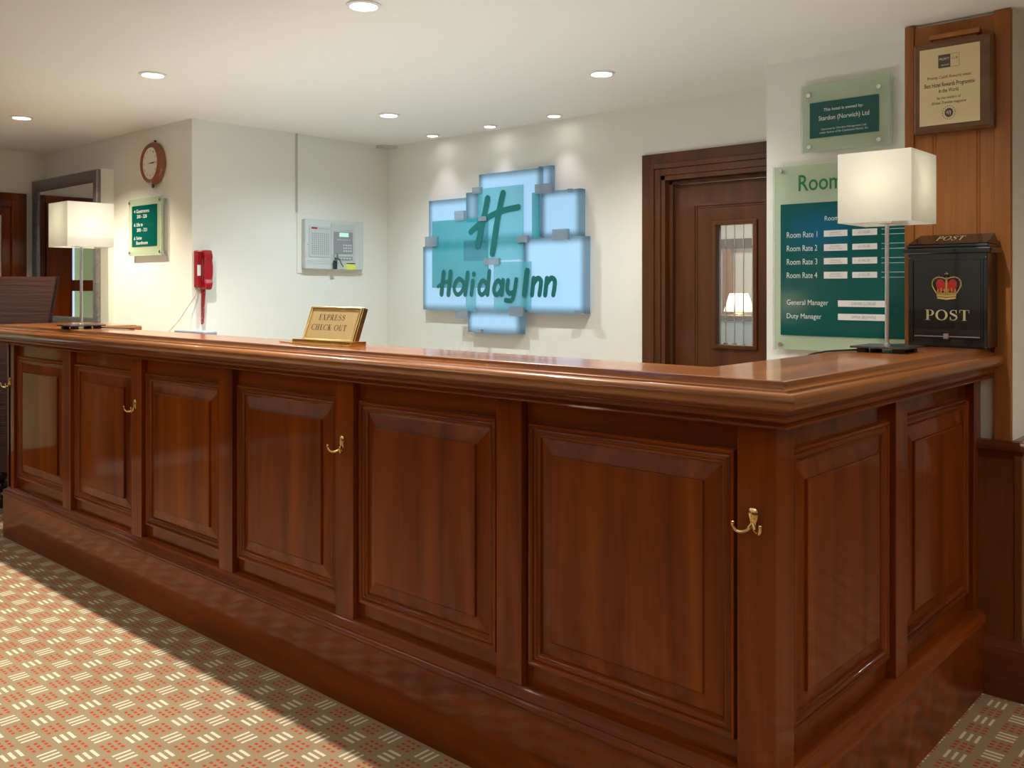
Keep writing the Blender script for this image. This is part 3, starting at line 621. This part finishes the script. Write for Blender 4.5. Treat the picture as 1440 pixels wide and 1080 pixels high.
text(lt, 'in the World', 'Y', d_, -1.052, -.988, 2.064, 2.078, bold=.008); text(lt, 'by the readers of', 'Y', d_, -1.058, -.980, 2.038, 2.051); text(lt, 'Global Traveler magazine', 'Y', d_, -1.076, -.962, 2.021, 2.034, shear=.3)
flat([rect(-1.054, -1.014, 2.150, 2.196)], 'Y', d_, lt)
for r_ in (rect(-1.014, -.985, 2.195, 2.196), rect(-1.014, -.985, 2.150, 2.151), rect(-.986, -.985, 2.150, 2.196)): flat([r_], 'Y', d_, lt)
flat([[( -1.019+.014*math.cos(k*math.pi/10), 1.992+.016*math.sin(k*math.pi/10)) for k in range(20)]], 'Y', d_, lt)
for k in range(18):
    a = k*math.pi/9; flat([rect(-1.019+.021*math.cos(a)-.0015, -1.019+.021*math.cos(a)+.0015, 1.992+.023*math.sin(a)-.0015, 1.992+.023*math.sin(a)+.0015)], 'Y', d_, lt)
text(lt, 'CLUB', 'Y', d_, -1.010, -.990, 2.176, 2.184)
lt.build('lettering', dk, aw)
lt = MB(); text(lt, 'PRIORITY', 'Y', d_-.0006, -1.050, -1.017, 2.177, 2.185); text(lt, 'REWARDS', 'Y', d_-.0006, -1.044, -1.018, 2.157, 2.162)
flat(ribbon([(-1.027, 1.990), (-1.024, 1.998), (-1.021, 1.985), (-1.018, 1.998), (-1.014, 1.998), (-1.014, 1.984)], .002), 'Y', d_-.0006, lt)
lt.build('emblem', M['label'], aw)

# ================================================================== BACK WALL: illuminated hotel sign
hs = thing('illuminated_sign', 'backlit blue and teal stepped glass hotel sign on the back wall', 'sign', (-3.70, BK-.03, 1.6))
def lightbox(name, u0, u1, z0, z1, y0, y1, e_, col=(.42, .70, .96)):
    m_, nt_, b_ = nmat('backlit_'+name); N = nt_.nodes.new; L = nt_.links.new
    b_.inputs['Base Color'].default_value = (.07, .14, .19, 1); b_.inputs['Roughness'].default_value = .15
    tc_ = N('ShaderNodeTexCoord'); mp_ = N('ShaderNodeMapping'); L(tc_.outputs['Generated'], mp_.inputs[0])
    sp_ = N('ShaderNodeSeparateXYZ'); L(mp_.outputs[0], sp_.inputs[0])
    def edge(s_, size):            # tubes inside light the middle of the box more than its rim
        a_ = N('ShaderNodeMath'); a_.operation = 'PINGPONG'; a_.inputs[1].default_value = .5; L(s_, a_.inputs[0])
        r_ = N('ShaderNodeMapRange'); r_.interpolation_type = 'SMOOTHSTEP'; L(a_.outputs[0], r_.inputs[0]); r_.inputs[1].default_value = 0; r_.inputs[2].default_value = min(.5, .05/size)
        r_.inputs[3].default_value = .25; r_.inputs[4].default_value = 1; return r_.outputs[0]
    mu = N('ShaderNodeMath'); mu.operation = 'MULTIPLY'; L(edge(sp_.outputs[0], u1-u0), mu.inputs[0]); L(edge(sp_.outputs[2], z1-z0), mu.inputs[1])
    m2_ = N('ShaderNodeMath'); m2_.operation = 'MULTIPLY'; m2_.inputs[1].default_value = e_; L(mu.outputs[0], m2_.inputs[0])
    b_.inputs['Emission Color'].default_value = (*col, 1); L(m2_.outputs[0], b_.inputs['Emission Strength'])
    return MB().box(u0, u1, y0, y1, z0, z1).build('light_box', m_, hs)
E_ = SIGN_E*.62
lightbox('a', -3.851, -3.362, 1.67, 2.062, 3.952, 4.0, E_)
lightbox('a2', -3.400, -3.300, 1.90, 2.072, 3.972, 4.0, E_*.8)
lightbox('b', -4.298, -3.852, 1.645, 1.932, 3.956, 4.0, E_)
lightbox('b2', -3.957, -3.852, 1.78, 1.960, 3.948, 3.956, E_*.5)
lightbox('c', -4.350, -3.486, 1.245, 1.644, 3.954, 4.0, E_)
lightbox('d', -3.361, -3.085, 1.665, 1.925, 3.956, 4.0, E_)
lightbox('e', -3.485, -3.050, 1.242, 1.664, 3.954, 4.0, E_*1.1)
lightbox('f', -3.948, -3.524, 1.115, 1.244, 3.956, 4.0, E_)
glA = glass_plate('teal_glass', (.02, .36, .40), .55, .05); glB = glass_plate('pale_teal_glass', (.08, .48, .54), .42, .05)
for b_, g_ in (((-4.247, -3.762, 1.383, 1.80), glA), ((-3.848, -3.484, 1.668, 1.975), glB), ((-3.965, -3.484, 1.545, 1.668), glB), ((-3.714, -3.424, 1.258, 1.533), glB), ((-3.416, -3.362, 1.668, 1.922), glA), ((-3.948, -3.867, 1.24, 1.383), glB)):
    MB().box(b_[0], b_[1], 3.936, 3.942, b_[2], b_[3]).build('glass_pane', g_, hs)
clipm = glass_plate('smoked_clip', (.28, .36, .42), .62, .15)
for a, b_, c, d in ((-4.037, -3.957, 1.792, 1.852), (-4.302, -4.196, 1.641, 1.705), (-4.029, -3.923, 1.195, 1.246), (-3.787, -3.666, 1.519, 1.557), (-3.583, -3.476, 1.219, 1.274), (-3.526, -3.446, 1.642, 1.680), (-3.387, -3.261, 1.910, 1.966), (-3.259, -3.151, 1.647, 1.707), (-3.884, -3.815, 1.946, 1.985), (-3.834, -3.766, 1.780, 1.808), (-3.151, -3.126, 1.905, 1.925), (-3.103, -3.052, 1.241, 1.260), (-3.84, -3.81, 1.115, 1.135)):
    MB().box(a, b_, 3.926, 3.946, c, d).build('clip', clipm, hs)
hk = [0]; hl = MB(); ht = plain('green_acrylic', (.0, .13, .125), .3)
def st(pts, w, sm=True): 
    p = spline(pts, 5) if sm and len(pts) > 2 else pts
    for q in ribbon(p, w*1.22, 12): hk[0] += 1; hl.add([(u, 3.9335-hk[0]*1e-5, w_) for u, w_ in q], [list(range(len(q)))])
st([(-3.762, 1.91), (-3.785, 1.826), (-3.815, 1.733), (-3.844, 1.634)], .038); st([(-3.638, 1.932), (-3.669, 1.832), (-3.696, 1.717), (-3.722, 1.587)], .038)
st([(-3.904, 1.719), (-3.831, 1.764), (-3.733, 1.809), (-3.622, 1.835), (-3.517, 1.846)], .030)
for k_, w_ in (([(-4.139, 1.477), (-4.158, 1.344)], .030), ([(-4.077, 1.479), (-4.096, 1.342)], .030), ([(-4.189, 1.391), (-4.139, 1.413), (-4.082, 1.428)], .020),
    ([(-4.003, 1.439), (-4.037, 1.413), (-4.044, 1.373), (-4.023, 1.343), (-3.991, 1.349), (-3.963, 1.385), (-3.968, 1.421), (-4.003, 1.439)], .023),
    ([(-3.928, 1.472), (-3.95, 1.343)], .026), ([(-3.884, 1.424), (-3.897, 1.343)], .025), ([(-3.876, 1.465), (-3.8765, 1.463)], .026),
    ([(-3.768, 1.402), (-3.798, 1.426), (-3.826, 1.4), (-3.831, 1.361), (-3.811, 1.341), (-3.783, 1.355), (-3.768, 1.379)], .023), ([(-3.746, 1.479), (-3.762, 1.344)], .026),
    ([(-3.649, 1.4), (-3.673, 1.425), (-3.701, 1.402), (-3.709, 1.365), (-3.692, 1.342), (-3.663, 1.356), (-3.646, 1.385)], .024), ([(-3.636, 1.425), (-3.647, 1.344)], .026),
    ([(-3.597, 1.425), (-3.603, 1.379), (-3.588, 1.35), (-3.56, 1.356)], .024), ([(-3.532, 1.43), (-3.548, 1.35), (-3.569, 1.31), (-3.614, 1.31)], .024),
    ([(-3.448, 1.478), (-3.469, 1.347)], .032), ([(-3.399, 1.435), (-3.412, 1.343)], .026), ([(-3.399, 1.407), (-3.372, 1.435), (-3.346, 1.424), (-3.347, 1.39), (-3.356, 1.343)], .025),
    ([(-3.301, 1.434), (-3.314, 1.343)], .026), ([(-3.301, 1.407), (-3.271, 1.436), (-3.245, 1.423), (-3.246, 1.384), (-3.255, 1.344)], .025)): st(k_, w_)
hl.build('lettering', ht, hs)
point('sign_tube', (0, .0, 0), 0.01, (.6, .85, 1), .02, hs)

# ================================================================== PHONE WALL
al = thing('alarm_panel', 'pale grey alarm control panel with key and yellow sticker on the white wall', 'alarm panel', (RC, 3.53, 1.65))
MB().box(RC, RC+.006, 3.285, 3.80, 1.473, 1.845).build('mounting_plate', M['wall'], al, bevel=0.002)
MB().box(RC+.006, RC+.045, 3.318, 3.768, 1.498, 1.808).build('housing', M['palegrey'], al, bevel=0.006)
F_ = RC+.045
MB().box(F_, F_+.004, 3.345, 3.505, 1.575, 1.765).box(F_, F_+.002, 3.508, 3.511, 1.53, 1.785).box(F_, F_+.002, 3.335, 3.50, 1.548, 1.551).box(F_, F_+.002, 3.335, 3.50, 1.533, 1.536).box(F_, F_+.002, 3.515, 3.70, 1.535, 1.785).build('cover', plain('panel_cover', (.52, .57, .56), .4), al)
gm = MB(); 
for i in range(9):
    for j in range(11): 
        yy, zz = 3.362+i*.015, 1.592+j*.0125; gm.add([(F_+.0046, yy-.001, zz+.005), (F_+.0046, yy+.003, zz+.008), (F_+.0046, yy+.011, zz), (F_+.0046, yy+.007, zz-.003)], [(0, 1, 2, 3)])
gm.build('speaker_grille', M['grey'], al)
MB().box(F_, F_+.006, 3.530, 3.678, 1.600, 1.737).box(F_, F_+.006, 3.535, 3.675, 1.560, 1.582).build('keypad', M['grey'], al)
MB().box(F_+.006, F_+.008, 3.571, 3.642, 1.706, 1.732).build('display', emis('lcd_green', (.35, .95, .65), .55), al)
kb = MB()
for i in range(4):
    for j in range(3): kb.box(F_+.006, F_+.0085, 3.60+i*.018, 3.612+i*.018, 1.612+j*.018, 1.622+j*.018)
for i in range(6): kb.box(F_+.006, F_+.0075, 3.555+i*.018, 3.566+i*.018, 1.685, 1.690)
for i in range(5): kb.box(F_+.006, F_+.0085, 3.555+i*.023, 3.570+i*.023, 1.565, 1.576)
kb.build('button', M['palegrey'], al)
lt = MB(); flat([rect(3.360, 3.405, 1.748, 1.758)], 'X', F_+.0045, lt); lt.build('red_badge', M['red'], al)
lt = MB(); text(lt, 'GENERATION', 'X', F_+.0045, 3.409, 3.49, 1.747, 1.757); text(lt, 'PROTEC 6400 PLUS', 'X', F_+.0025, 3.575, 3.675, 1.745, 1.751); lt.build('lettering', M['grey'], al)
MB().box(F_, F_+.002, 3.628, 3.702, 1.500, 1.541).build('sticker', plain('yellow_sticker', (.72, .78, .12), .6), al)
MB().lathe([(.0001, 0), (.014, 0), (.014, .02), (.009, .026), (.0001, .026)], n=16, T=Matrix.Translation((F_, 3.540, 1.585)) @ Matrix.Rotation(math.pi/2, 4, 'Y')).build('key_switch', M['chrome'], al, smooth=True)
ky = MB().tube(spline([(F_+.02, 3.545, 1.575), (F_+.025, 3.565, 1.55), (F_+.02, 3.572, 1.54), (F_+.022, 3.59, 1.515)], 4), .003, 6).box(F_+.016, F_+.020, 3.515, 3.545, 1.50, 1.555)
ky.build('key', M['steel'], al)
rvm = MB(); rvm.lathe([(.0001, 0), (.003, 0), (.0001, .002)], n=8, T=Matrix.Translation((F_, 3.335, 1.65)) @ Matrix.Rotation(math.pi/2, 4, 'Y')).build('screw', M['steel'], al)
cdt = MB().box(RC, RC+.008, 3.278, 3.290, 1.845, CEIL).build('cable_trunking', plain('beige_trunking', (.50, .49, .40), .5), loc=(RC, 3.284, 1.845), bevel=0.001)
tag(cdt, 'slim vertical cable trunking from ceiling down to the alarm panel', 'trunking')
tg = MB().prism([(RC, BK), (RC, BK-.10), (RC+.05, BK-.08), (RC+.10, BK)], CEIL-.02, CEIL).build('corner_sensor', M['palegrey'], loc=(RC+.04, BK-.04, CEIL-.02))
tag(tg, 'small pale triangular sensor in the ceiling corner above the white wall', 'sensor')

# red wall telephone
ph = thing('wall_telephone', 'red wall telephone with hanging coiled cord beside the corner', 'telephone', (RC, 2.65, 1.48))
MB().box(RC, RC+.035, 2.603, 2.640, 1.385, 1.592).build('base', M['red'], ph, bevel=0.008)
prof = [(0, 1.372), (.012, 1.372)]
hsr = []
for k in range(13):
    t_ = k/12; zz = 1.372+.222*t_; bulge = .040 if (t_ < .22 or t_ > .78) else .024
    y0_, y1_ = (2.636, 2.690); x0_, x1_ = RC+.022+(.0 if bulge > .03 else .014), RC+.034+bulge*.8+.012*math.sin(math.pi*t_)
    hsr.append([(x0_, y0_, zz), (x1_, y0_, zz), (x1_, y1_-.01*abs(2*t_-1)**2, zz), (x0_, y1_-.01*abs(2*t_-1)**2, zz)])
MB().loft(hsr).build('handset', M['red'], ph, bevel=0.007)
MB().box(RC+.035, RC+.037, 2.608, 2.628, 1.45, 1.51).build('number_card', M['label'], ph)
co_ = []
N_ = 200
for k in range(N_+1):
    t_ = k/N_; th = 2*math.pi*26*t_; zz = 1.375-.195*t_; r_ = .012*(1-.45*t_)
    co_.append((RC+.022+r_*math.cos(th), 2.652+r_*math.sin(th)-.006*t_, zz))
MB().tube(co_, .0032, 5).build('coiled_cord', M['red'], ph, smooth=True)
wr = MB().tube(spline([(RC+.02, 2.62, 1.385), (RC+.03, 2.60, 1.34), (RC+.06, 2.54, 1.28), (RC+.10, 2.46, 1.20), (RC+.12, 2.38, 1.13), (RC+.12, 2.34, 1.05)], 6), .0022, 6)
wr.build('line_cord', plain('tan_cord', (.38, .20, .10), .6), ph, smooth=True)

# ================================================================== CLOCK WALL
ck = thing('wall_clock', 'round wooden wall clock with white face above the direction sign', 'clock', (-5.18, WC, 2.112))
cx, cz = -5.180, 2.112; TR = Matrix.Translation((cx, WC, cz)) @ Matrix.Rotation(math.pi/2, 4, 'X')
R0 = .125
MB().lathe([(R0*.93, 0), (R0, .008), (R0, .026), (R0*.93, .040), (R0*.84, .048), (R0*.78, .044), (R0*.74, .036)], n=48, T=TR).build('case', wood('clock_wood', (.16, .05, .016), (.28, .10, .035), 'X', rough=.2), ck, smooth=True)
MB().add([(R0*.76*math.cos(k*math.pi/24), R0*.76*math.sin(k*math.pi/24), .0365) for k in range(48)], [list(range(48))], TR).build('dial', plain('dial_white', (.88, .88, .82), .35), ck)
fy = WC-.0375
nm = MB()
for h in range(1, 13):
    a = math.radians(90-30*h); r_ = R0*.60; u, w = cx+r_*math.cos(a), cz+r_*math.sin(a); s_ = .0075
    text(nm, ['I','II','III','IIII','V','VI','VII','VIII','IX','X','XI','XII'][h-1], 'Y', fy, u-s_*(.4+.12*len(['I','II','III','IIII','V','VI','VII','VIII','IX','X','XI','XII'][h-1])), u+s_*(.4+.12*len(['I','II','III','IIII','V','VI','VII','VIII','IX','X','XI','XII'][h-1])), w-s_, w+s_)
nm.build('numerals', M['rubber'], ck)
hd = MB(); flat(ribbon([(cx-.014, cz+.001), (cx+.048, cz-.001)], [.003, .005]), 'Y', fy-.002, hd); flat(ribbon([(cx-.010, cz), (cx+.070, cz+.004)], .0025), 'Y', fy-.003, hd)
hd.build('hands', M['rubber'], ck)
MB().lathe([(.006, 0), (.006, .012), (.0001, .014)], n=12, T=Matrix.Translation((cx, WC, cz+R0+.008)) @ Matrix.Rotation(math.pi/2, 4, 'X')).lathe([(.007, 0), (.009, -.012), (.004, -.02), (.0001, -.022)], (cx, WC-.02, cz-R0+.002), 12).build('finial', M['steel'], ck)
ds = thing('direction_sign', 'green glass direction sign for guestrooms and lifts under the clock', 'sign', (-5.25, WC-.02, 1.745))
MB().box(-5.459, -5.056, 2.562, 2.568, 1.572, 1.914).build('glass_panel', M['frost'], ds)
MB().box(-5.052, -5.040, 2.555, 2.568, 1.575, 1.918).build('glass_edge', M['edgeglass'], ds)
MB().box(-5.415, -5.103, 2.5595, 2.562, 1.628, 1.872).build('green_panel', M['darkgreen'], ds)
bolts([(-5.445, 1.893), (-5.065, 1.893), (-5.445, 1.592), (-5.065, 1.592)], 2.562, WC, ds)
lt = MB(); f_ = 2.559
for s_, u0, u1, z0, z1 in (('Guestrooms', -5.356, -5.195, 1.828, 1.850), ('200 - 228', -5.350, -5.225, 1.797, 1.817), ('Lifts to', -5.356, -5.275, 1.748, 1.770), ('300 - 321', -5.350, -5.221, 1.716, 1.737), ('Suites', -5.356, -5.288, 1.670, 1.690), ('Boardroom', -5.356, -5.213, 1.640, 1.660)):
    text(lt, s_, 'Y', f_, u0, u1, z0, z1, bold=.01)
flat([[(-5.387, 1.839), (-5.372, 1.829), (-5.372, 1.849)], [(-5.387, 1.750), (-5.369, 1.750), (-5.378, 1.770)], [(-5.387, 1.670), (-5.369, 1.670), (-5.378, 1.690)]], 'Y', f_, lt)
lt.build('lettering', M['whitetext'], ds)

# mirror on its boxed-out panel
struct(MB().box(-6.77, -5.735, 2.50, WC, 0, 2.125).build('wall_alcove', M['wall'], loc=(-6.25, 2.55, 0)))
mi = thing('wall_mirror', 'large rectangular mirror in an aged silver frame on the boxed-out wall', 'mirror', (-6.22, 2.49, 1.63))
mf = MB(); mo = rect(-6.733, -5.706, 1.118, 2.118)
fp = [(0, 0), (0, .020), (.006, .026), (.030, .028), (.050, .022), (.066, .020), (.078, .008), (.082, .004)]
Rg = [[(u0_, 2.50-h, w_) for u0_, w_ in rect(-6.733+t_, -5.706-t_, 1.118+t_, 2.118-t_)] for t_, h in fp]
mf.loft(Rg, caps=False).build('frame', M['pewter'], mi, smooth=True)
MB().box(-6.655, -5.784, 2.492, 2.499, 1.196, 2.040).build('mirror_glass', M['mirror'], mi)

# ================================================================== HIGH-BACK LEATHER CHAIR
chx = thing('high_back_chair', 'tall brown leather chair standing beyond the left end of the counter', 'chair', (-5.891, 2.015, 0))
# local frame along the view-perpendicular direction
ux = Vector((0.7408, 0.6717, 0)); uy = Vector((-0.6717, 0.7408, 0)); base = Vector((-5.891, 2.015, 0))
def cp(a, b_, z_): return tuple(base+ux*a+uy*b_+Vector((0, 0, z_)))
rings = []
for k in range(17):
    t_ = k/16; zz = .30+1.15*t_; w = .145+.115*t_; bow = -.03*math.sin(math.pi*t_)+.10*t_; th = .045*(1-.3*t_)
    rings.append([cp(-w, bow-th, zz), cp(0, bow-th-.025, zz), cp(w, bow-th, zz), cp(w+.008, bow, zz), cp(w, bow+th, zz), cp(0, bow+th, zz), cp(-w, bow+th, zz), cp(-w-.008, bow, zz)])
MB().loft(rings).build('backrest', M['leather'], chx, smooth=True, bevel=0.0)
pipe = MB()
for sx in (-1, 1): pipe.tube([cp(sx*(.145+.115*k/16+.004), -.03*math.sin(math.pi*k/16)+.10*k/16-.045*(1-.3*k/16), .30+1.15*k/16) for k in range(17)], .007, 6)
pipe.build('piping', M['leather'], chx, smooth=True)
MB().loft([[cp(a*.28, b_, .36) for a, b_ in ((-1, .02), (1, .02), (1, .36), (-1, .36))], [cp(a*.29, b_, .42) for a, b_ in ((-1, .02), (1, .02), (1, .38), (-1, .38))], [cp(a*.27, b_, .47) for a, b_ in ((-1, .03), (1, .03), (1, .36), (-1, .36))]]).build('seat', M['leather'], chx, bevel=0.015)
for sx in (-1, 1):
    for b_ in (.03, .32):
        q = cp(sx*.20, b_, 0)
        MB().lathe([(.020, 0), (.030, .03), (.034, .07), (.024, .10), (.044, .13), (.046, .155), (.030, .18), (.048, .21), (.050, .24), (.032, .27), (.040, .32), (.045, .37)], q, 20).build('leg', M['black'], chx, smooth=True)

# staff desk and monitor behind the counter
dk_ = MB().box(-4.85, -1.25, 2.06, 2.55, .72, .75)
for x in (-4.8, -3.2, -1.3): dk_.box(x-.02, x+.02, 2.08, 2.5, 0, .72)
tag(dk_.build('staff_desk', M['white'], loc=(-3.05, 2.3, 0)), 'low white staff desk hidden behind the long counter', 'desk')
mn = thing('monitor', 'top edge of a dark grey monitor just behind the counter below the red telephone', 'monitor', (-4.017, 2.21, .75))
MB().box(-4.155, -3.879, 2.17, 2.24, .84, 1.181).build('screen_housing', M['grey'], mn, bevel=0.006)
MB().box(-4.06, -3.97, 2.18, 2.23, .76, .9).box(-4.11, -3.92, 2.13, 2.30, .75, .765).build('stand', M['grey'], mn, bevel=0.003)

# ================================================================== CEILING DOWNLIGHTS
glow = emis('lamp_glow', (1.0, .95, .88), 14.0)
def downlight(x, y, label, watts, col, deg, grp, r=.045, aim=(0, 0, 0), soft=.012):
    t = thing('ceiling_downlight', label, 'downlight', (x, y, CEIL), 0, grp)
    MB().lathe([(r+.014, 0), (r+.014, -.005), (r+.002, -.008), (r, -.004), (r, -.0005)], n=28).build('trim_ring', M['ringw'], t, local=True, smooth=True)
    MB().add([(r*math.cos(k*math.pi/12), r*math.sin(k*math.pi/12), -.003) for k in range(24)], [list(range(24))]).build('lens', glow, t, local=True)
    spot('downlight_beam', (0, 0, -.012), watts, col, deg, .85, soft, t, aim)
    return t
g1 = 'downlights over the counter front'; g2 = 'downlights over the staff side'; g3 = 'small spotlights over the illuminated sign'
for x, lb in ((-5.44, 'downlight at the far left, above the left end of the counter'), (-3.915, 'downlight above the counter between the left lamp and the wall clock'), (-2.435, 'downlight nearest the top of the view, above the middle of the counter')):
    downlight(x, 1.945, lb, DOWN_ROW1, WARM if x < -5 else NEUT, 128, g1)
downlight(-1.06, 2.32, 'downlight above the near corner of the counter, just above the view', 60, NEUT, 150, g1)
downlight(-3.872, 3.267, 'downlight over the staff area, in front of the alarm panel', DOWN_ROW2, COOL, 150, g2)
downlight(-2.428, 3.267, 'downlight over the staff area, in front of the wooden door', DOWN_ROW2, NEUT, 150, g2)
for x, lb in ((-4.19, 'leftmost small spotlight above the illuminated sign'), (-3.70, 'middle small spotlight above the illuminated sign'), (-3.214, 'rightmost small spotlight above the illuminated sign')):
    downlight(x, 3.888, lb, SPOT_W, LILAC, 75, g3, r=.032, soft=.02)
for i, (x, y) in enumerate(((-5.4, .3), (-3.6, .3), (-1.6, .3), (.6, .8), (-5.4, -1.4), (-3.4, -1.4), (-1.2, -1.4), (1.0, -1.2), (.6, 3.2), (.6, 5.2))):  # unseen downlights added as fill from the lobby and passage
    downlight(x, y, 'added lobby fill downlight out of view, ' + ('leftmost of the row nearest the counter', 'second from the left in the row nearest the counter', 'third from the left in the row nearest the counter', 'above the near end of the lobby', 'leftmost of the rear row', 'second from the left in the rear row', 'third from the left in the rear row', 'rightmost of the rear row', 'at the passage mouth', 'deep in the passage')[i], (32 if y > 3 else 30 if x > 0 else LOBBY_FILL_W), NEUT if y < 3 else (1.0, .80, .68), 160, 'added lobby fill downlights')

def uplighter(x, y, label):  # unseen lamp added to brighten the ceiling and soften the room light
    t = thing('fill_uplighter', label, 'lamp', (x, y, 0), 0, 'added lobby fill lamps')
    MB().lathe([(.13, 0), (.13, .02), (.02, .03), (.012, .05), (.012, 1.60), (.03, 1.62)], n=24).build('stand', M['chrome'], t, local=True, smooth=True)
    MB().lathe([(.03, 1.61), (.10, 1.65), (.15, 1.72), (.148, 1.725), (.095, 1.66), (.02, 1.62)], n=32).build('bowl', M['white'], t, local=True, smooth=True)
    spot('fill_beam', (0, 0, 1.70), FILL_UP_W, (.88, .97, 1.0), 165, .7, .08, t, (math.pi, 0, 0))
uplighter(-5.3, -.9, 'added tall fill lamp at the left of the lobby, behind the camera')
uplighter(-1.6, -1.5, 'added tall fill lamp in the middle of the lobby, behind the camera')
uplighter(1.6, 1.6, 'added tall fill lamp at the right of the lobby, behind the camera')

for x in (-3.5, -2.0):  # hidden lamps added to lift and cool the ceiling behind the counter
    t = thing('desk_fill_light', 'added small bowl fill light on the staff desk behind the counter, ' + ('towards the red telephone' if x < -3 else 'towards the wooden door'), 'lamp', (x, 2.32, .75), 0, 'added desk fill lights')
    MB().lathe([(.06, 0), (.06, .012), (.012, .02), (.012, .14), (.07, .19), (.10, .26), (.097, .262), (.06, .20), (.01, .16)], n=24).build('bowl', M['white'], t, local=True, smooth=True)
    spot('fill_beam', (0, 0, .235), DESK_FILL_W, (.80, .94, 1.0), 150, .8, .05, t, (math.pi, 0, 0))

# ================================================================== LOBBY FURNITURE REFLECTED IN THE GLASS
sd = thing('side_table', 'small dark side table in the lobby behind the camera', 'table', (-4.45, -2.1, 0))
MB().box(-4.8, -4.1, -2.35, -1.85, .93, .96).build('table_top', M['walnutX'], sd, bevel=0.004)
for x in (-4.75, -4.15):
    for y in (-2.3, -1.9): MB().box(x-.02, x+.02, y-.02, y+.02, 0, .93).build('leg', M['walnutX'], sd)
ll = thing('table_lamp', 'pleated cream lamp on the lobby side table behind the camera', 'lamp', (-4.38, -2.05, .96))
MB().lathe([(.07, 0), (.07, .015), (.02, .03), (.035, .07), (.012, .13), (.008, .2)], n=20).build('base', M['brass'], ll, local=True, smooth=True)
n = 48; MB().loft([[(r*math.cos(2*math.pi*i/n)*(1+.02*(i % 2)), r*math.sin(2*math.pi*i/n)*(1+.02*(i % 2)), z_) for i in range(n)] for r, z_ in ((.16, .14), (.10, .36))], caps=False).build('lamp_shade', M['shade'], ll, local=True)
point('lamp_bulb', (0, 0, .25), 12, (1, .88, .66), .03, ll)
tv = thing('wall_television', 'blue television screen on the lobby wall behind the camera', 'television', (-4.27, YF+.02, 2.0))
MB().box(-4.60, -3.94, YF, YF+.05, 1.83, 2.20).build('housing', M['black'], tv, bevel=0.004)
MB().box(-4.58, -3.96, YF+.05, YF+.053, 1.85, 2.18).build('screen', emis('blue_screen', (.02, .16, .75), 4.0), tv)
